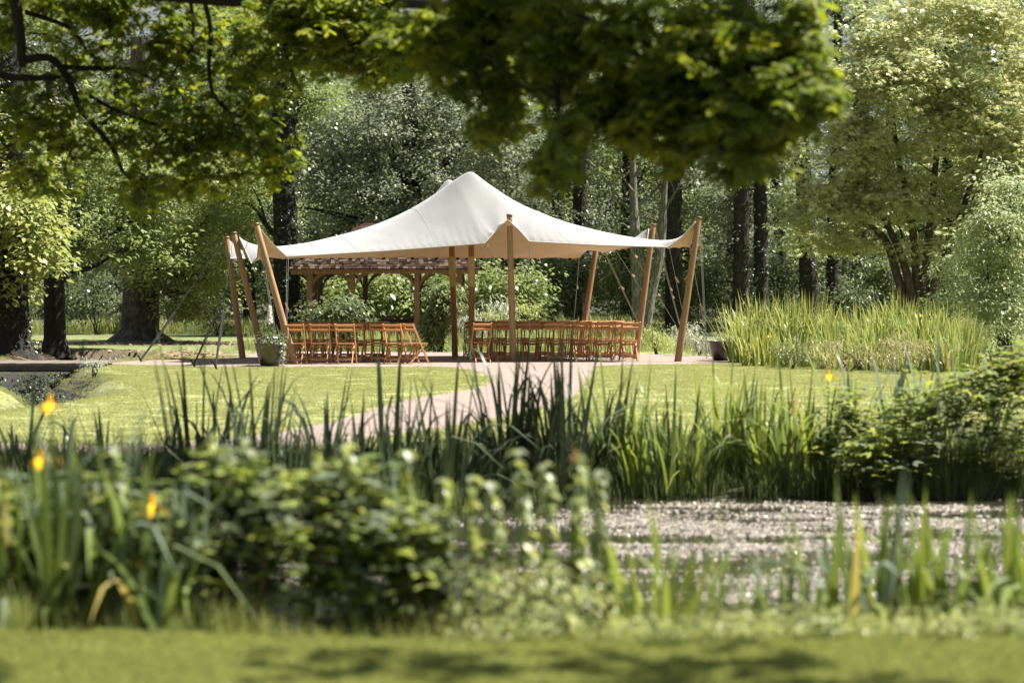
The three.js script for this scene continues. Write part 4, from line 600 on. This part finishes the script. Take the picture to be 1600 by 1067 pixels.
// ---------------------------------------------------------------- plants on the near bank
const NB = (px, py, d, rx, ry, rz, n) => B(px, py, d, rx, ry, rz, n);
bramble('bramble_bush', 'blurred dark bramble bush at lower left corner', [NB(70, 880, 11.9, 110, 110, 0.35, 330), NB(70, 975, 11.95, 120, 40, 0.2, 170), NB(150, 800, 12.1, 80, 80, 0.3, 190), NB(0, 800, 12.1, 70, 80, 0.3, 130)], 12, 200);
bramble('bramble_bush', 'blurred bramble bush in the middle of the left bank, tallest of three', [NB(330, 880, 11.9, 130, 120, 0.38, 460), NB(330, 975, 11.95, 140, 40, 0.2, 200), NB(240, 850, 11.8, 60, 120, 0.3, 150), NB(445, 860, 11.8, 60, 110, 0.3, 160), NB(340, 760, 12.1, 70, 60, 0.28, 180), NB(420, 790, 12.1, 80, 70, 0.3, 210)], 12, 260);
bramble('bramble_bush', 'blurred bramble bush right of the tallest, sloping down to the pond', [NB(550, 880, 11.9, 120, 110, 0.36, 400), NB(560, 975, 11.95, 130, 40, 0.2, 190), NB(540, 780, 12.1, 80, 60, 0.3, 220), NB(640, 850, 12, 70, 70, 0.3, 200), NB(665, 930, 11.9, 50, 60, 0.3, 130)], 12, 260);
{
  const nearI = (px, d, n, top, label, fl = [], o = {}) => { const x = X(px, d), t = irisClump('iris_plant', label, x, d, Math.round(n * 2.2), (EYE - (top - HORIZON) / F * d) - H(x, d) + 0.05, 0.13, 'blurred irises on the near bank', { wscale: 2.1, ...o }); for (const [fx, fy, s] of fl) irisFlower(t, X(fx, d) - x, EYE - (fy - HORIZON) / F * d - t.position.y, 0.05, s); return t; };
  const G1 = { mats: [IM[2], IM[0], IM[1]] }, G2 = { mats: [IM[1], IM[3], leafMat(0.17, 0.22, 0.05)] };
  nearI(20, 11.7, 16, 650, 'blurred iris leaves at left edge arching over the bramble', [], G1); nearI(85, 11.7, 16, 640, 'blurred iris with two yellow flowers near the left edge', [[66, 718, 1], [84, 716, 0.8]], G1);
  nearI(150, 11.8, 14, 660, 'blurred iris leaves right of the twin flowers', [[80, 632, 1]], G1); nearI(235, 11.6, 12, 700, 'blurred iris with one round yellow flower over the bramble', [[238, 790, 1.15], [220, 880, 0.5]], G1);
  nearI(300, 11.8, 9, 690, 'blurred iris leaves above the tallest bramble', [], G1); nearI(655, 12.4, 12, 690, 'blurred arching iris leaves at right end of the bramble', [], G1);
  nearI(1000, 12.0, 14, 800, 'blurred green iris fan left of the open water', [], G2); nearI(1065, 12.1, 11, 780, 'blurred green iris fan right of the first one', [], G2); nearI(1185, 12.2, 7, 880, 'short blurred iris in the middle of the pond edge', [], G2); nearI(1225, 12.1, 8, 840, 'blurred dark iris leaves right of the pond middle', [], G1);
  nearI(1290, 12.2, 8, 800, 'blurred iris leaves left of the pale bent leaf', [], G2); nearI(1350, 12.0, 10, 735, 'blurred iris with a pale bent leaf over the water', [], G1); nearI(1385, 12.2, 10, 760, 'blurred upright iris right of the bent leaf', [], G2); nearI(1455, 12.1, 18, 770, 'thick blurred iris clump at lower right', [], G2);
  nearI(1510, 12.2, 14, 790, 'blurred iris leaves second from the right edge', [], G2); nearI(1570, 12.0, 18, 770, 'blurred yellow green iris clump at right edge', [], G2); nearI(1620, 12.1, 14, 760, 'blurred iris leaves cut by the right edge', [], G2);
  // leafy willowherb stems in the middle
  const leafW = leafOvate(0.09, 0.052, 0.25), wM = [leafMat(0.25, 0.3, 0.09), leafMat(0.34, 0.37, 0.09), leafMat(0.26, 0.29, 0.17)];
  [[738, 740, 'leftmost'], [765, 750, 'second'], [800, 820, 'third, shortest'], [828, 700, 'fourth, tallest'], [858, 720, 'fifth'], [884, 800, 'sixth'], [905, 705, 'seventh, with a rusty tip'], [930, 730, 'eighth'], [950, 850, 'rightmost'], [690, 745, 'tenth, standing at the right end of the bramble'], [625, 700, 'eleventh, standing over the right bramble'], [560, 690, 'twelfth, over the middle of the bramble bank'], [480, 700, 'thirteenth, over the bramble bank left of middle'], [400, 680, 'fourteenth, over the tallest bramble'], [330, 670, 'fifteenth, beside the tallest bramble'], [190, 690, 'sixteenth, farthest left among the irises']].forEach(([px, top, w], i) => {
    const d = 11.9 + rr(-0.15, 0.2), x = X(px, d), y = H(x, d), h = EYE - (top - HORIZON) / F * d - y, t = thing('leafy_stem', /over|among|beside|standing/.test(w) ? `blurred leafy upright stem, ${w.replace(/^\w+, /, '')}` : `blurred leafy upright stem by the pond, ${w} of the middle group`, 'plant', [x, y, -d], 0, 'leafy stems in the middle');
    const lean = gauss() * 0.06; part('stem', tube([v3(0, 0, 0), v3(lean * 0.4, h * 0.5, 0), v3(lean, h, 0)], [0.008, 0.006, 0.003], 6, 4), stemM, t);
    for (let k = 0, f = 0.15; f < 1; f += 0.042, k++) for (const s of [0, 2.1, 4.2]) part('leaf', leafW, pick(wM), t).applyMatrix4(mtx(v3(lean * f * f, h * f, 0), rr(0.1, 1.1), k * 1.57 + s + gauss() * 0.5, gauss() * 0.5, lerp(1.5, 0.85, f) * rr(0.8, 1.15)));
    if (i === 6) { const c = part('flower', rosette(6, [leafOvate(0.035, 0.02)]), leafMat(0.5, 0.16, 0.03), t); c.position.set(lean - 0.03, h * 0.99, 0.02); }
  });
  const herb = [0, 1, 2].map(() => cluster(22, 0.12, [leafOvate(0.05, 0.026), leafOvate(0.04, 0.02)])), hm = [];
  for (let i = 0; i < 430; i++) { const px = rr(690, 1680), d = rr(11.0, 12.1), x = X(px, d), mid = px < 960 ? 1.7 : 0.45; hm.push(mtx(v3(x, H(x, d) + rr(0.02, 0.24) * mid, -d), 0, rnd() * 6.28, 0, rr(0.5, 0.95))); }
  massOf('bank_herbs', herb, leafMat(0.3, 0.33, 0.11), hm, scene, 0.25, 0.1); scene.children.filter((o) => o.name === 'bank_herbs').forEach((o) => { o.userData.label = 'mixed low herbs along the near pond edge'; });
  const gT = [0, 1].map(() => tuft(14, 0.1, 0.3, 0.008, 0.6)), gm = []; for (let i = 0; i < 700; i++) { const px = rr(-80, 1680), d = rr(10.7, 12.2), x = X(px, d); gm.push(mtx(v3(x, H(x, d), -d), 0, rnd() * 6.28, 0, rr(0.4, 1.2) * (d < 11.3 ? 0.22 : 0.8))); }
  massOf('bank_grass', gT, leafMat(0.33, 0.35, 0.09), gm, scene, 0.2, 0.1); scene.children.filter((o) => o.name === 'bank_grass').forEach((o) => { o.userData.label = 'rough grass fringing the near lawn edge'; });
  const bg = [0, 1].map(() => tuft(16, 0.15, 0.42, 0.01, 0.7)), fm = []; for (let i = 0; i < 1500; i++) { const px = rr(-60, 1620), x0 = X(px, 25), d = farEdge(x0) + rr(-0.25, 1.3), x = X(px, d); if (onPath(x, d)) continue; fm.push(mtx(v3(x, H(x, d), -d), 0, rnd() * 6.28, 0, rr(0.5, 1.2))); }
  massOf('bank_grass', bg, leafMat(0.15, 0.19, 0.06), fm, scene, 0.25, 0.12); 
  scene.children.filter((o) => o.name === 'bank_grass').slice(2).forEach((o) => { o.userData.label = 'rough grass between the irises on the far bank'; });
}

// ---------------------------------------------------------------- the oak overhead
{
  const tx = -11.6, td = 24.5, t = thing('oak_tree', 'oak boughs with lobed leaves hanging across the top, near the camera', 'tree', [tx, H(tx, td), -td]), o = t.position.clone();
  const br = bark(0.045, 0.035, 0.027), far = (d) => d >= 19 ? d + 4.5 : d, L = (px, py, d) => P(px, py, far(d)).sub(o);
  part('trunk', tube([v3(0, -0.2, 0), v3(0, 0.6, 0), v3(0.1, 2.5, 0), v3(0.25, 5, 0.1), v3(0.2, 9, 0)], [0.75, 0.55, 0.48, 0.42, 0.25], 16, 5), br, t);
  const lim = (pts, r, n = 'limb') => part(n, tube(pts.map((p) => L(...p)), pts[0][2] >= 19 ? r.map((q) => q * 0.9) : r, 8, 5), br, t);
  lim([[-990, 40, 20], [-500, -30, 20], [100, -22, 20.4], [400, 2, 20.4], [620, 4, 19.5], [800, 30, 18], [960, 50, 17]], [0.22, 0.16, 0.11, 0.09, 0.07, 0.05, 0.03]);
  lim([[-980, 200, 20], [-400, 100, 20.5], [-60, 112, 20.8], [40, 122, 21], [95, 122, 21]], [0.15, 0.1, 0.06, 0.045, 0.025]);
  lim([[18, -40, 20.6], [28, 20, 20.7], [34, 70, 20.8], [36, 105, 20.9]], [0.075, 0.07, 0.06, 0.05]);
  lim([[36, 95, 20.9], [80, 92, 20.9], [108, 125, 21], [128, 175, 21], [155, 205, 21], [178, 235, 21.1], [195, 272, 21.1], [230, 300, 21.2], [240, 330, 21.2]], [0.05, 0.045, 0.04, 0.035, 0.035, 0.03, 0.022, 0.016, 0.008]);
  lim([[140, 150, 21], [180, 172, 21.1], [230, 190, 21.1], [280, 207, 21.2], [335, 212, 21.2]], [0.026, 0.024, 0.022, 0.016, 0.008], 'branch');
  lim([[320, 0, 20.4], [330, 50, 20.6], [327, 110, 20.7], [335, 150, 20.7], [355, 172, 20.8], [380, 185, 20.8]], [0.03, 0.028, 0.025, 0.02, 0.015, 0.006], 'branch');
  lim([[298, 0, 20.5], [303, 40, 20.7], [300, 75, 20.7], [278, 105, 20.8], [258, 138, 20.8]], [0.024, 0.022, 0.02, 0.014, 0.006], 'branch');
  lim([[100, 105, 20.9], [150, 108, 20.9], [200, 108, 21], [245, 128, 21]], [0.03, 0.03, 0.02, 0.008], 'branch'); lim([[40, 20, 20.8], [100, 40, 20.9], [120, 55, 20.9], [140, 85, 21], [160, 100, 21]], [0.03, 0.026, 0.022, 0.016, 0.008], 'branch');
  lim([[428, 20, 20.2], [445, 70, 20.3], [455, 110, 20.3], [475, 150, 20.4]], [0.03, 0.025, 0.018, 0.008], 'branch'); lim([[780, 20, 17.8], [800, 60, 17.6], [830, 90, 17.5], [880, 100, 17.4]], [0.035, 0.03, 0.022, 0.01], 'branch'); lim([[740, 110, 18], [770, 180, 18], [810, 225, 18]], [0.02, 0.015, 0.006], 'branch');
  lim([[900, 30, 17], [1000, 70, 16.5], [1090, 110, 16.3], [1190, 140, 16], [1260, 150, 16]], [0.05, 0.04, 0.03, 0.02, 0.008], 'branch'); lim([[960, 50, 17], [1000, 150, 16.6], [1060, 210, 16.4], [1140, 250, 16.3]], [0.035, 0.028, 0.02, 0.008], 'branch'); lim([[850, 40, 17.4], [870, 140, 16.8], [872, 220, 16.6], [880, 300, 16.5]], [0.03, 0.025, 0.018, 0.006], 'branch');
  for (let i = 0; i < 70; i++) { const left = i < 45, px = left ? rr(0, 640) : rr(700, 1230), d = left ? 25.3 : 16.6, py = left ? rr(0, 230) : rr(10, 200), a = L(px, py, left ? 20.8 : d), e = L(px + gauss() * 70, py + rr(20, 70), left ? 20.9 : d); part('twig', tube([a, a.clone().lerp(e, 0.5).add(v3(gauss() * 0.05, 0.04, 0)), e], [0.011, 0.008, 0.003], 5, 3), br, t); }
  const oakL = [leafOak(0.1, 0.062), leafOak(0.085, 0.055), leafOak(0.115, 0.066)], ros = [0, 1, 2].map(() => rosette(8, oakL, 0.35)), mats = [[0.17, 0.215, 0.012], [0.12, 0.165, 0.012], [0.26, 0.285, 0.014]].map(([r, g, b]) => leafMat(r, g, b, { clearcoat: 0.24, transmission: 0.6 }));
  const bl = [[60, 50, 150, 90, 21.2, 200], [60, 190, 110, 90, 21.3, 130], [250, 70, 190, 80, 21, 260], [200, 190, 130, 90, 21.4, 190], [330, 215, 100, 55, 21.2, 150], [400, 110, 55, 100, 20.8, 100], [425, 245, 38, 42, 21, 60], [290, 285, 90, 32, 21.3, 70], [215, 310, 36, 36, 21.2, 30], [60, 275, 80, 40, 21.6, 55],
    [520, 30, 130, 55, 20, 190], [592, 105, 40, 48, 20, 70], [480, 90, 50, 40, 20.4, 50], [660, 45, 90, 60, 19, 160],
    [760, 70, 90, 85, 18, 220], [790, 150, 70, 55, 18, 110], [770, 205, 45, 25, 18, 40], [880, 90, 110, 100, 17, 330], [872, 250, 42, 62, 16.5, 110], [900, 190, 50, 50, 16.6, 80], [1000, 80, 120, 100, 16.5, 340], [1010, 190, 90, 55, 16.5, 150], [1130, 70, 120, 110, 16.3, 360], [1120, 200, 90, 75, 16.2, 240], [1205, 150, 60, 70, 16, 150], [1225, 45, 50, 60, 16.3, 110], [1262, 165, 30, 34, 16, 60], [1240, 110, 45, 50, 16.2, 90], [1280, 150, 18, 22, 16, 22], [700, 60, 110, 60, 18.6, 220], [560, 20, 160, 40, 20, 200], [480, 20, 90, 40, 20.4, 110], [800, 20, 160, 40, 18, 260], [150, 10, 220, 40, 21, 200], [940, 150, 60, 70, 16.8, 120], [560, 70, 100, 45, 20, 170], [640, 85, 60, 45, 19.4, 120], [480, 60, 60, 50, 20.4, 90], [1170, 255, 50, 28, 16.2, 50], [1060, 250, 40, 30, 16.4, 30]];
  const blobs = bl.map(([px, py, rx, ry, d, n]) => { const b = B(px, py, far(d), rx, ry, 0.75, Math.round(n * (d >= 19 ? 1.9 : 1.25))); b[0].sub(o); return b; });
  // the boughs go on above the frame
  for (let i = 0; i < 26; i++) { const d = rr(15.5, 23), px = rr(-300, 1120); blobs.push([P(px, -70, d).add(v3(rr(0, 0.8), rr(0, 1.6), 0)).sub(o), v3(rr(0.7, 1.1), rr(0.4, 0.6), rr(0.7, 1.2)), 110]); }
  for (let i = 0; i < 20; i++) { const px = rr(620, 1130), d = rr(16, 18), q = P(px, rr(20, 150), d).addScaledVector(SUN, rr(1.2, 3.2)); if (HORIZON - (q.y - EYE) / -q.z * F < -60) blobs.push([q.sub(o), v3(0.8, 0.4, 0.8), 150]); }
  for (let i = 0; i < 12; i++) { const h = rr(5, 8); blobs.push([v3(rr(-5.5, 0.4) + 0.6 * h, h, -rr(23, 25.5) - 0.15 * h).sub(o), v3(rr(0.8, 1.2), rr(0.4, 0.6), rr(0.6, 1)), 110]); }
  for (let i = 0; i < 9; i++) { const h = rr(4.5, 8); blobs.push([v3(rr(-4.0, 2.4) + 0.6 * h, h, -rr(8.6, 10.3) - 0.15 * h).sub(o), v3(rr(0.6, 1.0), rr(0.35, 0.55), rr(0.5, 0.8)), 80]); }
  for (let i = 0; i < 6; i++) { const d = rr(17, 29), px = rr(-700, 600); blobs.push([P(px, 0, d).setY(rr(5.0, 8.5)).sub(o), v3(rr(0.9, 1.5), rr(0.4, 0.7), rr(0.9, 1.6)), 110]); }
  const ms = crownSamples(blobs, 0.75, 0.9, -0.36).map((m) => { const s = rr(1.1, 1.6); return m.scale(v3(s, s, s)); });
  const w = (m) => { const y = m.elements[13] + o.y, z = m.elements[14] + o.z, x = m.elements[12] + o.x; const py = HORIZON - (y - EYE) / -z * F, px = 800 + x / -z * F; return py > 0 && px > 0 && px < 1600 ? z + py * 0.006 : -1e3 + rnd(); };
  const key = new Map(ms.map((m) => [m, w(m)])); ms.sort((a, b) => key.get(b) - key.get(a));
  ms.slice(0, 290).forEach((m) => part('leaf_spray', pick(ros), pick(mats), t).applyMatrix4(m));
  const rest = ms.slice(290); mats.forEach((mat, k) => massOf('leaves', ros, mat, rest.filter((_, i) => i % 3 === k), t, 0.18, 0.08));
}

renderer.render(scene, camera);
